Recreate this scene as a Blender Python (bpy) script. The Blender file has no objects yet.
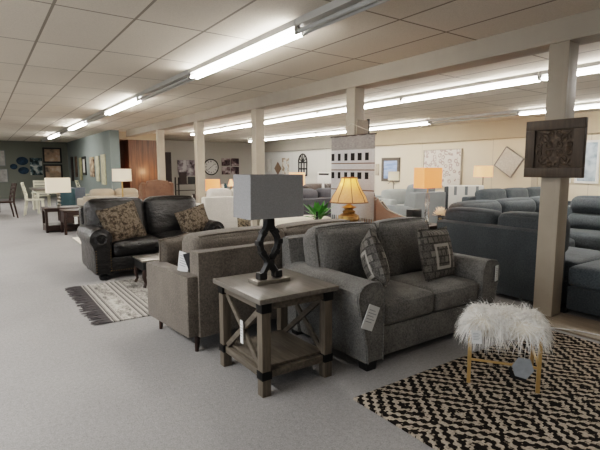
import bpy, bmesh, math, random
from mathutils import Vector, Matrix
random.seed(7)
COL = bpy.context.scene.collection
PI = math.pi
def R(d): return math.radians(d)

# ------------------------------------------------------------------ materials
def lin(h):
    h = h.lstrip('#')
    out = []
    for i in (0, 2, 4):
        c = int(h[i:i+2], 16) / 255
        out.append(c / 12.92 if c <= .04045 else ((c + .055) / 1.055) ** 2.4)
    return (*out, 1)

class NT:
    def __init__(s, name):
        s.m = bpy.data.materials.new(name); s.m.use_nodes = True
        s.t = s.m.node_tree; s.t.nodes.clear()
        s.out = s.n('ShaderNodeOutputMaterial')
    def n(s, typ, **kw):
        nd = s.t.nodes.new(typ)
        for k, v in kw.items():
            if k in nd.inputs.keys(): nd.inputs[k].default_value = v
            else: setattr(nd, k, v)
        return nd
    def l(s, a, b): s.t.links.new(a, b)
    def math(s, op, a, b=None, c=None):
        nd = s.t.nodes.new('ShaderNodeMath'); nd.operation = op
        for i, x in enumerate((a, b, c)):
            if x is None: continue
            if isinstance(x, (int, float)): nd.inputs[i].default_value = x
            else: s.l(x, nd.inputs[i])
        return nd.outputs[0]
    def coord(s, scale=(1, 1, 1), loc=(0, 0, 0), rot=(0, 0, 0)):
        tc = s.n('ShaderNodeTexCoord'); mp = s.n('ShaderNodeMapping')
        mp.inputs['Scale'].default_value = scale; mp.inputs['Location'].default_value = loc
        mp.inputs['Rotation'].default_value = rot
        s.l(tc.outputs['Object'], mp.inputs[0]); return mp.outputs[0]
    def noise(s, vec, scale, detail=4, rough=.55):
        nd = s.n('ShaderNodeTexNoise'); nd.inputs['Scale'].default_value = scale
        nd.inputs['Detail'].default_value = detail; nd.inputs['Roughness'].default_value = rough
        s.l(vec, nd.inputs['Vector']); return nd.outputs['Fac']
    def ramp(s, fac, stops, interp='LINEAR'):
        nd = s.n('ShaderNodeValToRGB'); cr = nd.color_ramp; cr.interpolation = interp
        while len(cr.elements) < len(stops): cr.elements.new(.5)
        for e, (p, c) in zip(cr.elements, stops):
            e.position = p; e.color = lin(c) if isinstance(c, str) else c
        s.l(fac, nd.inputs[0]); return nd.outputs[0]
    def mix(s, fac, a, b, mode='MIX'):
        nd = s.n('ShaderNodeMix'); nd.data_type = 'RGBA'; nd.blend_type = mode
        for sock, x in ((nd.inputs[0], fac), (nd.inputs[6], a), (nd.inputs[7], b)):
            if isinstance(x, str): sock.default_value = lin(x)
            elif isinstance(x, (int, float, tuple)): sock.default_value = x
            else: s.l(x, sock)
        return nd.outputs[2]
    def bump(s, h, strength=.3, dist=.01):
        nd = s.n('ShaderNodeBump'); nd.inputs['Strength'].default_value = strength
        nd.inputs['Distance'].default_value = dist; s.l(h, nd.inputs['Height']); return nd.outputs[0]
    def bsdf(s, col, rough=.6, metal=0, bump=None, spec=.5, sheen=0, emit=None, estr=0, trans=0, alpha=None):
        b = s.n('ShaderNodeBsdfPrincipled')
        if isinstance(col, str): b.inputs['Base Color'].default_value = lin(col)
        elif isinstance(col, tuple): b.inputs['Base Color'].default_value = col
        else: s.l(col, b.inputs['Base Color'])
        if isinstance(rough, (int, float)): b.inputs['Roughness'].default_value = rough
        else: s.l(rough, b.inputs['Roughness'])
        b.inputs['Metallic'].default_value = metal
        b.inputs['Specular IOR Level'].default_value = spec
        b.inputs['Sheen Weight'].default_value = sheen
        b.inputs['Transmission Weight'].default_value = trans
        if emit is not None:
            b.inputs['Emission Color'].default_value = lin(emit); b.inputs['Emission Strength'].default_value = estr
        if bump is not None: s.l(bump, b.inputs['Normal'])
        s.l(b.outputs[0], s.out.inputs[0]); return s.m

def plain(name, c, rough=.5, metal=0, var=.12, scale=8, spec=.5, bs=0):
    t = NT(name); v = t.coord(); f = t.noise(v, scale)
    col = t.mix(f, t.mix(0.0, c, c), c)
    dark = tuple(x * (1 - var) for x in lin(c)[:3]) + (1,); lite = tuple(min(1, x * (1 + var)) for x in lin(c)[:3]) + (1,)
    col = t.ramp(f, [(.3, dark), (.7, lite)])
    b = t.bump(t.noise(v, scale * 6), bs, .004) if bs else None
    return t.bsdf(col, rough, metal, b, spec)
def fabric(name, c1, c2, scale=220, bs=.35, big=.25, sheen=.1):
    t = NT(name); v = t.coord(); f = t.noise(v, scale, 3, .7); g = t.noise(v, 5, 3)
    col = t.ramp(f, [(.3, c1), (.7, c2)])
    col = t.mix(big, col, t.ramp(g, [(.3, c1), (.7, c2)]))
    h = t.math('ADD', t.noise(v, scale * .9, 2), t.math('MULTIPLY', t.noise(v, 9, 3), 1.5))
    return t.bsdf(col, .95, 0, t.bump(h, bs, .006), .15, sheen)
def leather(name, c1, c2, rough=.36):
    t = NT(name); v = t.coord(); f = t.noise(v, 6, 5)
    col = t.ramp(f, [(.3, c1), (.7, c2)])
    w = t.noise(t.coord((1, 1, 2.2)), 7, 5, .6)
    h = t.math('ADD', t.math('MULTIPLY', w, 1.0), t.math('MULTIPLY', t.noise(v, 180, 2), .06))
    r = t.math('ADD', t.math('MULTIPLY', f, .22), rough - .1)
    return t.bsdf(col, r, 0, t.bump(h, .55, .05), .5)
def wood(name, c1, c2, axis=0, rough=.5, scale=5, bs=.15):
    sc = [9, 9, 9]; sc[axis] = .9
    t = NT(name); v = t.coord(tuple(sc)); f = t.noise(v, scale, 6, .6)
    col = t.ramp(f, [(.25, c1), (.75, c2)])
    return t.bsdf(col, rough, 0, t.bump(f, bs, .004), .35)
def glow(name, c, e, s, rough=.8):
    t = NT(name); v = t.coord(); f = t.noise(v, 60, 2)
    col = t.ramp(f, [(.3, c), (.7, c)])
    return t.bsdf(col, rough, 0, None, .1, 0, e, s)
def blotch(name, stops, scale=3, detail=5, stretch=(1, 1, 1), rough=.6, seed=0):
    t = NT(name); v = t.coord(stretch, (seed * 3.7, seed * 1.9, seed * 2.3)); f = t.noise(v, scale, detail, .6)
    return t.bsdf(t.ramp(f, stops), rough, 0, None, .3)

M = {}
M['cream_post'] = plain('cream_painted_wood', '#b5aa9a', .55, 0, .06, 3, .3)
M['grey_post'] = plain('greige_painted_wood', '#9c9284', .5, 0, .07, 3, .3, .05)
M['beam'] = plain('painted_beam', '#a0978a', .5, 0, .08, 2, .3, .08)
M['black_metal'] = plain('black_iron', '#121212', .45, .6, .2, 40)
M['black'] = plain('matte_black', '#0d0d0e', .5)
M['white'] = plain('white_paint', '#e4e2dc', .5, 0, .04)
M['white_enamel'] = plain('white_enamel', '#b9b8b4', .35, 0, .05)
M['socket'] = plain('grey_socket', '#74736f', .5)
M['gold'] = plain('brushed_gold', '#c2a06a', .38, .6, .08, 30)
M['paper'] = plain('tag_paper', '#d8d8d6', .6, 0, .03)
M['grey_paper'] = plain('grey_tag', '#8d9296', .5, 0, .1, 30)
M['steel'] = plain('brushed_pewter', '#8f8a82', .35, .8, .1, 30)
M['glass'] = (lambda t: t.bsdf(t.ramp(t.noise(t.coord(), 3), [(0, '#f3f6f6'), (1, '#f8fbfb')]), .05, 0, None, .5, trans=.9))(NT('clear_glass'))
M['tube_on'] = glow('lit_tube', '#ffffff', '#fffaf4', 44)
M['tube_off'] = plain('unlit_tube', '#b5b6b4', .3, 0, .03)
M['charcoal'] = fabric('charcoal_tweed', '#454442', '#85837f', 85, .5, .3)
M['taupe'] = fabric('taupe_tweed', '#4a4540', '#7b736a', 85, .5, .3)
M['slate'] = fabric('slate_chenille', '#303437', '#4b5053', 70, .4)
M['slate2'] = fabric('slate_blue_velvet', '#383d41', '#5a6165', 60, .4)
M['darkgrey'] = fabric('dark_grey_weave', '#434246', '#5f5e62', 160, .3)
M['whitefab'] = fabric('white_cotton', '#cfcac2', '#e9e4dc', 60, .3)
M['tanfab'] = fabric('tan_linen', '#a59a8b', '#bdb3a4', 100, .3)
M['lightgrey'] = fabric('light_grey_linen', '#9aa0a0', '#b9bdbb', 100, .3)
M['midgrey'] = fabric('mid_grey_linen', '#6f7476', '#8d9192', 100, .3)
M['pink'] = fabric('pink_tan_linen', '#8f7465', '#b0937f', 120, .3)
M['cream'] = fabric('cream_linen', '#d6cdbd', '#ece5d8', 100, .3)
M['teal'] = fabric('teal_velvet', '#35494e', '#4a6067', 90, .3)
M['slateplain'] = fabric('slate_linen', '#565d66', '#707780', 90, .3)
M['leather'] = leather('black_brown_leather', '#080707', '#141212', .3)
M['brownleather'] = leather('saddle_brown_leather', '#5d3f2e', '#7b5641', .5)
M['cocoa'] = leather('cocoa_leather', '#2f2722', '#483c33', .5)
M['washed'] = wood('weathered_grey_oak', '#433d36', '#6d655a', 1, .5)
M['washed_top'] = wood('weathered_grey_top', '#57524b', '#77716a', 1, .3)
M['washed_v'] = wood('weathered_grey_post', '#453e36', '#6f665a', 2, .55)
M['espresso'] = wood('espresso_wood', '#1c1310', '#3a2821', 0, .45)
M['espresso_v'] = wood('espresso_upright', '#1c1310', '#3a2821', 2, .45)
M['oakstrip'] = wood('tan_oak_board', '#756a5c', '#918473', 1, .5)
M['ivory'] = plain('ivory_paint', '#d6d3c0', .5, 0, .06)
M['redwood'] = wood('reddish_wood', '#4a251b', '#74402f', 0, .45)
M['nail'] = plain('antique_nail', '#7a664a', .35, .8)
M['goldurn'] = plain('antique_gold_resin', '#9c7a45', .42, .35, .35, 25, .5, .3)
M['shade_grey'] = fabric('grey_linen_shade', '#868687', '#969697', 120, .12, .05)
M['shade_white'] = glow('ivory_shade', '#e6dfcf', '#ffe6bd', .25)
M['shade_cream'] = glow('cream_shade', '#e2d8c6', '#ffe2bd', .32)
M['shade_orange'] = glow('lit_orange_shade', '#d49a76', '#ff8a50', 1.0)
M['shade_pale'] = glow('lit_pale_shade', '#e8c3a0', '#ffae78', .85)
M['leaf'] = plain('leaf_green', '#4c8a34', .5, 0, .35, 20)
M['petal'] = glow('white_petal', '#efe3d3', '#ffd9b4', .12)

def m_floor():
    t = NT('grey_loop_carpet'); v = t.coord()
    f = t.noise(v, 130, 2, .8); g = t.noise(v, .9, 4, .6); k = t.noise(v, 40, 3, .7)
    col = t.ramp(f, [(.32, '#6b6969'), (.5, '#8d8b8a'), (.68, '#a8a6a5')])
    col = t.mix(.35, col, t.ramp(k, [(.3, '#6d6b6a'), (.7, '#a8a6a4')]))
    col = t.mix(.25, col, t.ramp(g, [(.35, '#7b7979'), (.65, '#9b9997')]))
    h = t.math('ADD', f, k)
    return t.bsdf(col, .95, 0, t.bump(h, .5, .006), .15)
M['floor'] = m_floor()
def m_ceiling():
    # lay-in tile: seams every 0.626 m along x and 1.292 m along y
    t = NT('acoustic_tile'); tc = t.n('ShaderNodeTexCoord'); sp = t.n('ShaderNodeSeparateXYZ'); t.l(tc.outputs['Object'], sp.inputs[0])
    X, Y = sp.outputs[0], sp.outputs[1]
    ux = t.math('FRACT', t.math('DIVIDE', t.math('SUBTRACT', X, .577 - 6.26), .626))
    uy = t.math('FRACT', t.math('DIVIDE', t.math('SUBTRACT', Y, 4.20 - 12.92), 1.292))
    dx = t.math('MULTIPLY', t.math('MINIMUM', ux, t.math('SUBTRACT', 1, ux)), .626)
    dy = t.math('MULTIPLY', t.math('MINIMUM', uy, t.math('SUBTRACT', 1, uy)), 1.292)
    seam = t.math('MAXIMUM', t.math('LESS_THAN', dx, .012), t.math('LESS_THAN', dy, .011))
    cx = t.math('FLOOR', t.math('DIVIDE', t.math('SUBTRACT', X, .577 - 6.26), .626)); cy = t.math('FLOOR', t.math('DIVIDE', t.math('SUBTRACT', Y, 4.20 - 12.92), 1.292))
    cb = t.n('ShaderNodeCombineXYZ'); t.l(cx, cb.inputs[0]); t.l(cy, cb.inputs[1])
    wn = t.n('ShaderNodeTexWhiteNoise'); t.l(cb.outputs[0], wn.inputs['Vector'])
    v = t.coord(); sp1 = t.noise(v, 90, 3, .7); big = t.noise(v, .5, 3)
    col = t.ramp(sp1, [(.3, '#d0c8ba'), (.6, '#e4dccf')])
    col = t.mix(t.math('MULTIPLY', wn.outputs['Value'], .22), col, '#b3a99c')
    col = t.mix(.25, col, t.ramp(big, [(.35, '#bdb3a7'), (.65, '#d8cec0')]))
    col = t.mix(t.math('MULTIPLY', seam, .75), col, '#6a6157')
    h = t.math('SUBTRACT', t.math('MULTIPLY', sp1, .35), seam)
    return t.bsdf(col, .9, 0, t.bump(h, .35, .006), .1)
M['ceiling'] = m_ceiling()
def wallpaint(name, c, var=.05): return plain(name, c, .8, 0, var, .8, .2, .02)
M['wall_dark'] = wallpaint('slate_green_paint', '#777a72')
M['wall_blue'] = wallpaint('blue_grey_paint', '#7d8684')
M['wall_grey'] = wallpaint('warm_grey_paint', '#b9b4ab')
def m_right():
    t = NT('cream_panel_wall'); tc = t.n('ShaderNodeTexCoord'); sp = t.n('ShaderNodeSeparateXYZ'); t.l(tc.outputs['Object'], sp.inputs[0])
    y = sp.outputs[1]
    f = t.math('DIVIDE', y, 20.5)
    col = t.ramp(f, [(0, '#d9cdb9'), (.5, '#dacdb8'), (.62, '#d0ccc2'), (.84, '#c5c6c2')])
    seam = t.math('LESS_THAN', t.math('FRACT', t.math('DIVIDE', y, 2.44)), .008)
    col = t.mix(t.math('MULTIPLY', seam, .35), col, '#8d8475')
    return t.bsdf(col, .7, 0, None, .2)
M['wall_right'] = m_right()
M['soffit'] = wallpaint('tan_soffit_paint', '#b5a58f')
M['soffit_grey'] = wallpaint('grey_soffit_paint', '#9a958b')
def m_boards():
    t = NT('stained_pine_boards'); tc = t.n('ShaderNodeTexCoord'); sp = t.n('ShaderNodeSeparateXYZ'); t.l(tc.outputs['Object'], sp.inputs[0])
    u = t.math('ADD', sp.outputs[0], sp.outputs[1])
    seam = t.math('LESS_THAN', t.math('FRACT', t.math('DIVIDE', u, .2)), .06)
    f = t.noise(t.coord((6, 6, .5)), 3, 5)
    col = t.ramp(f, [(.3, '#4b3323'), (.7, '#6f4c34')])
    return t.bsdf(t.mix(t.math('MULTIPLY', seam, .7), col, '#2f1a10'), .4, 0, None, .4)
M['boards'] = m_boards()

def m_jute():
    t = NT('black_and_jute_maze_weave'); tc = t.n('ShaderNodeTexCoord'); sp = t.n('ShaderNodeSeparateXYZ'); t.l(tc.outputs['Object'], sp.inputs[0])
    X, Y = sp.outputs[0], sp.outputs[1]
    def tri(v, p): return t.math('ABSOLUTE', t.math('SUBTRACT', t.math('FRACT', t.math('DIVIDE', v, p)), .5))
    wob = t.math('MULTIPLY', t.math('SUBTRACT', tri(Y, .042), .25), .045)
    u = tri(t.math('ADD', X, wob), .36); v = tri(Y, .48)
    d = t.math('ADD', u, v)
    ring = t.math('FRACT', t.math('ADD', t.math('MULTIPLY', d, 5.0), t.math('MULTIPLY', t.math('SUBTRACT', tri(X, .029), .25), .42)))
    nz = t.noise(t.coord(), 130, 3, .8)
    k = t.math('ADD', ring, t.math('MULTIPLY', t.math('SUBTRACT', nz, .5), .7))
    bk = t.noise(t.coord((1, 1, 1)), 26, 2, .8)
    k = t.math('ADD', k, t.math('MULTIPLY', t.math('SUBTRACT', bk, .5), .35))
    fib = t.noise(t.coord((1, 1, 1)), 90, 3, .8)
    jute = t.ramp(fib, [(.25, '#786d5d'), (.5, '#a4988a'), (.75, '#c2b7a6')])
    blk = t.ramp(fib, [(.3, '#0c0b0a'), (.7, '#241f1b')])
    m = t.ramp(k, [(.54, (0, 0, 0, 1)), (.61, (1, 1, 1, 1))])
    return t.bsdf(t.mix(m, blk, jute), .95, 0, t.bump(t.math('ADD', m, fib), .6, .012), .1)
M['jute'] = m_jute()
def m_kilim():
    t = NT('distressed_striped_kilim'); tc = t.n('ShaderNodeTexCoord'); sp = t.n('ShaderNodeSeparateXYZ'); t.l(tc.outputs['Object'], sp.inputs[0])
    X, Y = sp.outputs[0], sp.outputs[1]
    f = t.noise(t.coord(), 40, 4, .8); g = t.noise(t.coord((1, .35, 1)), 9, 5, .75)
    s = t.math('FRACT', t.math('DIVIDE', t.math('ADD', X, t.math('MULTIPLY', t.math('SUBTRACT', f, .5), .02)), .05))
    st = t.ramp(s, [(0, '#a09c96'), (.3, '#99958f'), (.34, '#494644'), (.56, '#7f7b76'), (.8, '#676360'), (.84, '#a09c96')], 'CONSTANT')
    bands = t.ramp(t.math('DIVIDE', X, .6), [(0, (1, 1, 1, 1)), (.16, (1, 1, 1, 1)), (.17, (.1, .1, .1, 1)), (.38, (.1, .1, .1, 1)), (.4, (1, 1, 1, 1)), (.66, (1, 1, 1, 1)), (.7, (.12, .12, .12, 1))], 'CONSTANT')
    dis = t.ramp(t.math('ADD', t.math('MULTIPLY', g, .6), t.math('MULTIPLY', f, .4)), [(.42, '#4d4a48'), (.49, '#8a8680'), (.56, '#b4b0a9')])
    return t.bsdf(t.mix(bands, dis, st), .95, 0, t.bump(f, .5, .006), .1)
M['kilim'] = m_kilim()
def m_pillow_geo():
    t = NT('black_and_cream_block_print')
    v = t.coord((1, 1, 1), (.03, 0, .02)); sp = t.n('ShaderNodeSeparateXYZ'); t.l(v, sp.inputs[0])
    X, Z = sp.outputs[0], sp.outputs[2]
    br = t.n('ShaderNodeTexBrick'); cb = t.n('ShaderNodeCombineXYZ'); t.l(X, cb.inputs[0]); t.l(Z, cb.inputs[1]); t.l(cb.outputs[0], br.inputs['Vector'])
    br.inputs['Scale'].default_value = 7.5; br.inputs['Mortar Size'].default_value = .05; br.inputs['Brick Width'].default_value = .45; br.inputs['Row Height'].default_value = .42
    br.inputs['Color1'].default_value = lin('#8b867f'); br.inputs['Color2'].default_value = lin('#3a3736'); br.inputs['Mortar'].default_value = lin('#141314')
    def tri(a, p): return t.math('ABSOLUTE', t.math('SUBTRACT', t.math('FRACT', t.math('DIVIDE', a, p)), .5))
    bar = t.math('GREATER_THAN', tri(X, .045), .33)
    gate = t.math('GREATER_THAN', t.noise(v, 9, 1), .55)
    col = t.mix(t.math('MULTIPLY', bar, gate), br.outputs['Color'], '#1a191a')
    ring = t.math('LESS_THAN', t.math('ABSOLUTE', t.math('SUBTRACT', t.math('MAXIMUM', t.math('ABSOLUTE', X), t.math('ABSOLUTE', Z)), .09)), .012)
    col = t.mix(ring, col, '#c9c4bb')
    f = t.noise(v, 120, 3, .8)
    return t.bsdf(t.mix(.4, col, t.ramp(f, [(.3, '#2f2d2c'), (.7, '#a8a49d')])), .95, 0, t.bump(f, .3, .004), .1)
M['pillow_geo'] = m_pillow_geo()
def m_chenille():
    t = NT('brown_scroll_chenille'); v = t.coord()
    f = t.noise(v, 26, 6, .75); g = t.noise(v, 120, 2)
    col = t.ramp(f, [(.36, '#1f1a15'), (.48, '#463d32'), (.56, '#72675a'), (.66, '#383027')])
    return t.bsdf(col, .85, 0, t.bump(t.math('ADD', f, g), .4, .006), .2)
M['chenille'] = m_chenille()
def m_textile():
    # woven hanging: grey upper band, two rows of dark blocks, tan lines
    t = NT('woven_block_textile'); tc = t.n('ShaderNodeTexCoord'); sp = t.n('ShaderNodeSeparateXYZ'); t.l(tc.outputs['Object'], sp.inputs[0])
    Y, Z = sp.outputs[1], sp.outputs[2]          # z = 0 at the top edge, negative downwards
    f = t.noise(t.coord((1, 1, 6)), 22, 5, .8); g = t.noise(t.coord(), 150, 2, .8)
    pale = t.ramp(f, [(.3, '#a5a3a4'), (.7, '#c3c1c0')]); grey = t.ramp(f, [(.35, '#6d6865'), (.65, '#98928e')])
    col = t.mix(t.math('GREATER_THAN', Z, -.185), pale, grey)
    def band(z0, z1): return t.math('MULTIPLY', t.math('LESS_THAN', Z, z0), t.math('GREATER_THAN', Z, z1))
    blk = t.math('LESS_THAN', t.math('ABSOLUTE', t.math('SUBTRACT', t.math('FRACT', t.math('DIVIDE', t.math('ADD', Y, 2.985), .138)), .5)), .26)
    blk = t.math('MULTIPLY', blk, t.math('GREATER_THAN', Y, -.345))
    rows = t.math('MAXIMUM', band(-.230, -.328), band(-.482, -.570))
    col = t.mix(t.math('MULTIPLY', blk, rows), col, '#23201f')
    lines = t.math('MAXIMUM', t.math('MAXIMUM', band(-.358, -.372), band(-.445, -.46)), band(-.71, -.725))
    col = t.mix(lines, col, '#6d5648')
    return t.bsdf(col, .95, 0, t.bump(t.math('ADD', f, g), .5, .008), .1)
M['textile'] = m_textile()
def m_carved():
    t = NT('carved_dark_wood'); v = t.coord((1, 1, 1)); f = t.noise(v, 30, 4, .7)
    vo = t.n('ShaderNodeTexVoronoi'); vo.inputs['Scale'].default_value = 22; t.l(v, vo.inputs['Vector'])
    col = t.ramp(vo.outputs['Distance'], [(.1, '#5f5244'), (.5, '#453a30')])
    return t.bsdf(col, .55, 0, t.bump(t.math('ADD', vo.outputs['Distance'], f), .45, .012), .3)
M['carved'] = m_carved()
M['carved_frame'] = wood('dark_walnut_frame', '#352c24', '#4c4033', 2, .5)
def m_motif(name, bg, fg, scale, thr):
    t = NT(name); vo = t.n('ShaderNodeTexVoronoi'); vo.inputs['Scale'].default_value = scale; t.l(t.coord(), vo.inputs['Vector'])
    n = t.noise(t.coord(), scale * 4, 2)
    d = t.math('ADD', vo.outputs['Distance'], t.math('MULTIPLY', t.math('SUBTRACT', n, .5), .5))
    return t.bsdf(t.ramp(d, [(thr - .12, bg), (thr - .08, fg), (thr + .06, fg), (thr + .1, bg)]), .6, 0, None, .2)
M['motif'] = m_motif('lilac_leaf_print', '#d9d3ca', '#a9958d', 7, .36)

# ------------------------------------------------------------------ mesh builder
class MB:
    def __init__(s): s.b = bmesh.new()
    def _add(s, verts, faces, Mx=None):
        vs = [s.b.verts.new((Mx @ Vector(v)) if Mx is not None else v) for v in verts]
        for f in faces:
            try: s.b.faces.new([vs[i] for i in f])
            except ValueError: pass
        return vs
    def box(s, c, d, bev=0, Mx=None, seg=2):
        t = bmesh.new(); bmesh.ops.create_cube(t, size=1)
        for v in t.verts: v.co = Vector((v.co.x * d[0] + c[0], v.co.y * d[1] + c[1], v.co.z * d[2] + c[2]))
        if bev: bmesh.ops.bevel(t, geom=t.edges[:], offset=bev, segments=seg, profile=.6, affect='EDGES')
        return s.merge(t, Mx)
    def merge(s, t, Mx=None):
        t.verts.index_update(); ids = [v.co.copy() for v in t.verts]; fs = [[v.index for v in f.verts] for f in t.faces]
        t.free(); s._add(ids, fs, Mx); return s
    def lo(s, x0, x1, y0, y1, z0, z1, bev=0, Mx=None): return s.box(((x0+x1)/2, (y0+y1)/2, (z0+z1)/2), (x1-x0, y1-y0, z1-z0), bev, Mx)
    def tube(s, pts, r, n=8, caps=True, flat=1.0):
        pts = [Vector(p) for p in pts]; rs = r if isinstance(r, (list, tuple)) else [r] * len(pts)
        rings = []; prev = None
        for i, p in enumerate(pts):
            d = (pts[min(i+1, len(pts)-1)] - pts[max(i-1, 0)]).normalized()
            if prev is None:
                up = Vector((0, 0, 1)) if abs(d.z) < .9 else Vector((0, 1, 0))
                a = d.cross(up).normalized()
            else: a = (prev - d * prev.dot(d)).normalized()
            prev = a; b = d.cross(a)
            rings.append([s.b.verts.new(p + (a * math.cos(2*PI*k/n) + b * math.sin(2*PI*k/n) * flat) * rs[i]) for k in range(n)])
        for A, B in zip(rings, rings[1:]):
            for k in range(n): s.b.faces.new((A[k], A[(k+1) % n], B[(k+1) % n], B[k]))
        if caps:
            s.b.faces.new(rings[0][::-1]); s.b.faces.new(rings[-1])
        return s
    def lathe(s, prof, c=(0, 0, 0), n=20, caps=True, Mx=None):
        vs = []; fs = []
        for r, z in prof:
            for k in range(n): vs.append((c[0] + r * math.cos(2*PI*k/n), c[1] + r * math.sin(2*PI*k/n), c[2] + z))
        for i in range(len(prof) - 1):
            for k in range(n): fs.append((i*n+k, i*n+(k+1) % n, (i+1)*n+(k+1) % n, (i+1)*n+k))
        if caps:
            fs.append(tuple(range(n))[::-1]); fs.append(tuple((len(prof)-1)*n + k for k in range(n)))
        s._add(vs, fs, Mx); return s
    def prism(s, poly, axis, a, b, bev=0, Mx=None):
        # poly in the plane of the two other axes, extruded from a to b
        t = bmesh.new()
        def P(u, v, w): return {'x': (w, u, v), 'y': (u, w, v), 'z': (u, v, w)}[axis]
        A = [t.verts.new(P(u, v, a)) for u, v in poly]; B = [t.verts.new(P(u, v, b)) for u, v in poly]
        n = len(poly); t.faces.new(A); t.faces.new(B[::-1])
        for k in range(n): t.faces.new((A[k], B[k], B[(k+1) % n], A[(k+1) % n]))
        bmesh.ops.recalc_face_normals(t, faces=t.faces[:])
        if bev:
            ed = [e for e in t.edges if len({v in set(A) for v in e.verts}) == 1]
            bmesh.ops.bevel(t, geom=ed, offset=bev, segments=2, profile=.6, affect='EDGES')
        return s.merge(t, Mx)
    def cushion(s, c, d, r=.05, puff=(0, 0, 0), Mx=None, n=12, sag=0):
        h = [x / 2 for x in d]; r = min(r, *[x * .98 for x in h])
        ts = [math.sin(PI / 2 * (2 * i / n - 1)) for i in range(n + 1)]
        vd = {}; t = bmesh.new()
        def V(p):
            key = tuple(round(x, 5) for x in p)
            if key in vd: return vd[key]
            q = [p[i] * h[i] for i in range(3)]
            inn = [max(-(h[i]-r), min(h[i]-r, q[i])) for i in range(3)]
            dv = Vector([q[i]-inn[i] for i in range(3)])
            o = Vector(inn) + (dv.normalized() * r if dv.length > 1e-9 else dv)
            for i in range(3):
                j, k = (i+1) % 3, (i+2) % 3
                w = max(0, 1-p[j]**2) * max(0, 1-p[k]**2)
                o[i] += puff[i] * w * p[i]
            o[2] -= sag * (1-p[0]**2) * (p[2] > 0)
            vd[key] = t.verts.new(o + Vector(c)); return vd[key]
        for ax in range(3):
            for sg in (-1, 1):
                for i in range(n):
                    for j in range(n):
                        q = []
                        for (a, b) in ((i, j), (i+1, j), (i+1, j+1), (i, j+1)):
                            p = [0, 0, 0]; p[ax] = sg; p[(ax+1) % 3] = ts[a]; p[(ax+2) % 3] = ts[b]; q.append(V(p))
                        t.faces.new(q if sg > 0 else q[::-1])
        return s.merge(t, Mx)
    def pillow(s, w, h, th, Mx=None, n=14, pinch=.07):
        t = bmesh.new(); g = {}
        for sd in (1, -1):
            for i in range(n+1):
                for j in range(n+1):
                    u, v = 2*i/n-1, 2*j/n-1
                    if sd < 0 and (abs(u) == 1 or abs(v) == 1): g[sd, i, j] = g[1, i, j]; continue
                    e = max(0, (1-u*u)*(1-v*v)) ** .42
                    g[sd, i, j] = t.verts.new((u*w/2*(1-pinch*(1-v*v)), -sd*th/2*e, v*h/2*(1-pinch*(1-u*u))))
            for i in range(n):
                for j in range(n):
                    q = [g[sd, i, j], g[sd, i+1, j], g[sd, i+1, j+1], g[sd, i, j+1]]
                    t.faces.new(q if sd > 0 else q[::-1])
        return s.merge(t, Mx)
    def build(s, name, mat, parent=None, smooth=True):
        bmesh.ops.recalc_face_normals(s.b, faces=s.b.faces[:])
        me = bpy.data.meshes.new(name); s.b.to_mesh(me); s.b.free()
        if smooth:
            for p in me.polygons: p.use_smooth = True
            try: me.set_sharp_from_angle(angle=R(38))
            except Exception: pass
        me.materials.append(M[mat] if isinstance(mat, str) else mat)
        o = bpy.data.objects.new(name, me); COL.objects.link(o)
        if parent is not None: o.parent = parent
        return o
def tag(o, label, cat, group=None, kind=None):
    o['label'] = label; o['category'] = cat
    if group: o['group'] = group
    if kind: o['kind'] = kind
    return o
def thing(name, label, cat, loc=(0, 0, 0), rz=0, group=None):
    o = bpy.data.objects.new(name, None); COL.objects.link(o); o.empty_display_size = .1
    o.location = loc; o.rotation_euler = (0, 0, R(rz)); return tag(o, label, cat, group)
def struct(name, mb, mat):
    o = mb.build(name, mat, None, False); o['kind'] = 'structure'; return o
def solo(name, mb, mat, label, cat, loc=(0, 0, 0), rot=(0, 0, 0), group=None):
    o = mb.build(name, mat); o.location = loc; o.rotation_euler = rot; return tag(o, label, cat, group)
def dup(root, loc, rz, label, group=None):
    r = root.copy(); COL.objects.link(r); r.location = loc; r.rotation_euler = (0, 0, R(rz)); r['label'] = label
    if group: r['group'] = group
    for ch in list(root.children):
        c = ch.copy(); COL.objects.link(c); c.parent = r
        for g in list(ch.children):
            d = g.copy(); COL.objects.link(d); d.parent = c
    return r
def TR(loc, rx=0, ry=0, rz=0):
    return Matrix.Translation(loc) @ Matrix.Rotation(R(rz), 4, 'Z') @ Matrix.Rotation(R(ry), 4, 'Y') @ Matrix.Rotation(R(rx), 4, 'X')

CZ = 2.63      # ceiling height
# ------------------------------------------------------------------ the shell
struct('floor', MB().lo(-4, 11.7, -3, 25.2, -.1, 0), 'floor')
struct('ceiling', MB().lo(-4, 11.7, -3, 25.2, CZ, CZ + .1), 'ceiling')
struct('wall_left', MB().lo(-4.15, -4, -3, 25.2, 0, CZ), 'wall_grey')
struct('wall_back', MB().lo(-4, 11.7, -3.15, -3, 0, CZ), 'wall_grey')
struct('wall_far', MB().lo(-4, 3.65, 25, 25.15, 0, CZ), 'wall_dark')
struct('wall_partition', MB().lo(3.65, 3.95, 16.2, 25, 0, CZ), 'wall_blue')
struct('wall_wood', MB().lo(4.42, 5.45, 16.9, 20.5, 0, 2.38).lo(3.95, 4.42, 17.5, 20.5, 0, 2.38), 'boards')
struct('trim_wood_header', MB().lo(3.95, 5.45, 16.85, 20.5, 2.38, CZ), 'soffit')
struct('wall_rear', MB().lo(5.45, 11.5, 20.5, 20.65, 0, CZ), 'wall_grey')
struct('wall_right', MB().lo(11.5, 11.65, -3, 20.5, 0, CZ), 'wall_right')
struct('trim_soffit', MB().lo(11.38, 11.5, -3, 13.6, 2.15, CZ), 'soffit')
struct('trim_soffit_far', MB().lo(11.38, 11.5, 13.6, 20.5, 2.15, CZ), 'soffit_grey')
struct('trim_pilaster', MB().lo(11.44, 11.5, 6.05, 6.2, 0, 2.15), 'cream_post')
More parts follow.
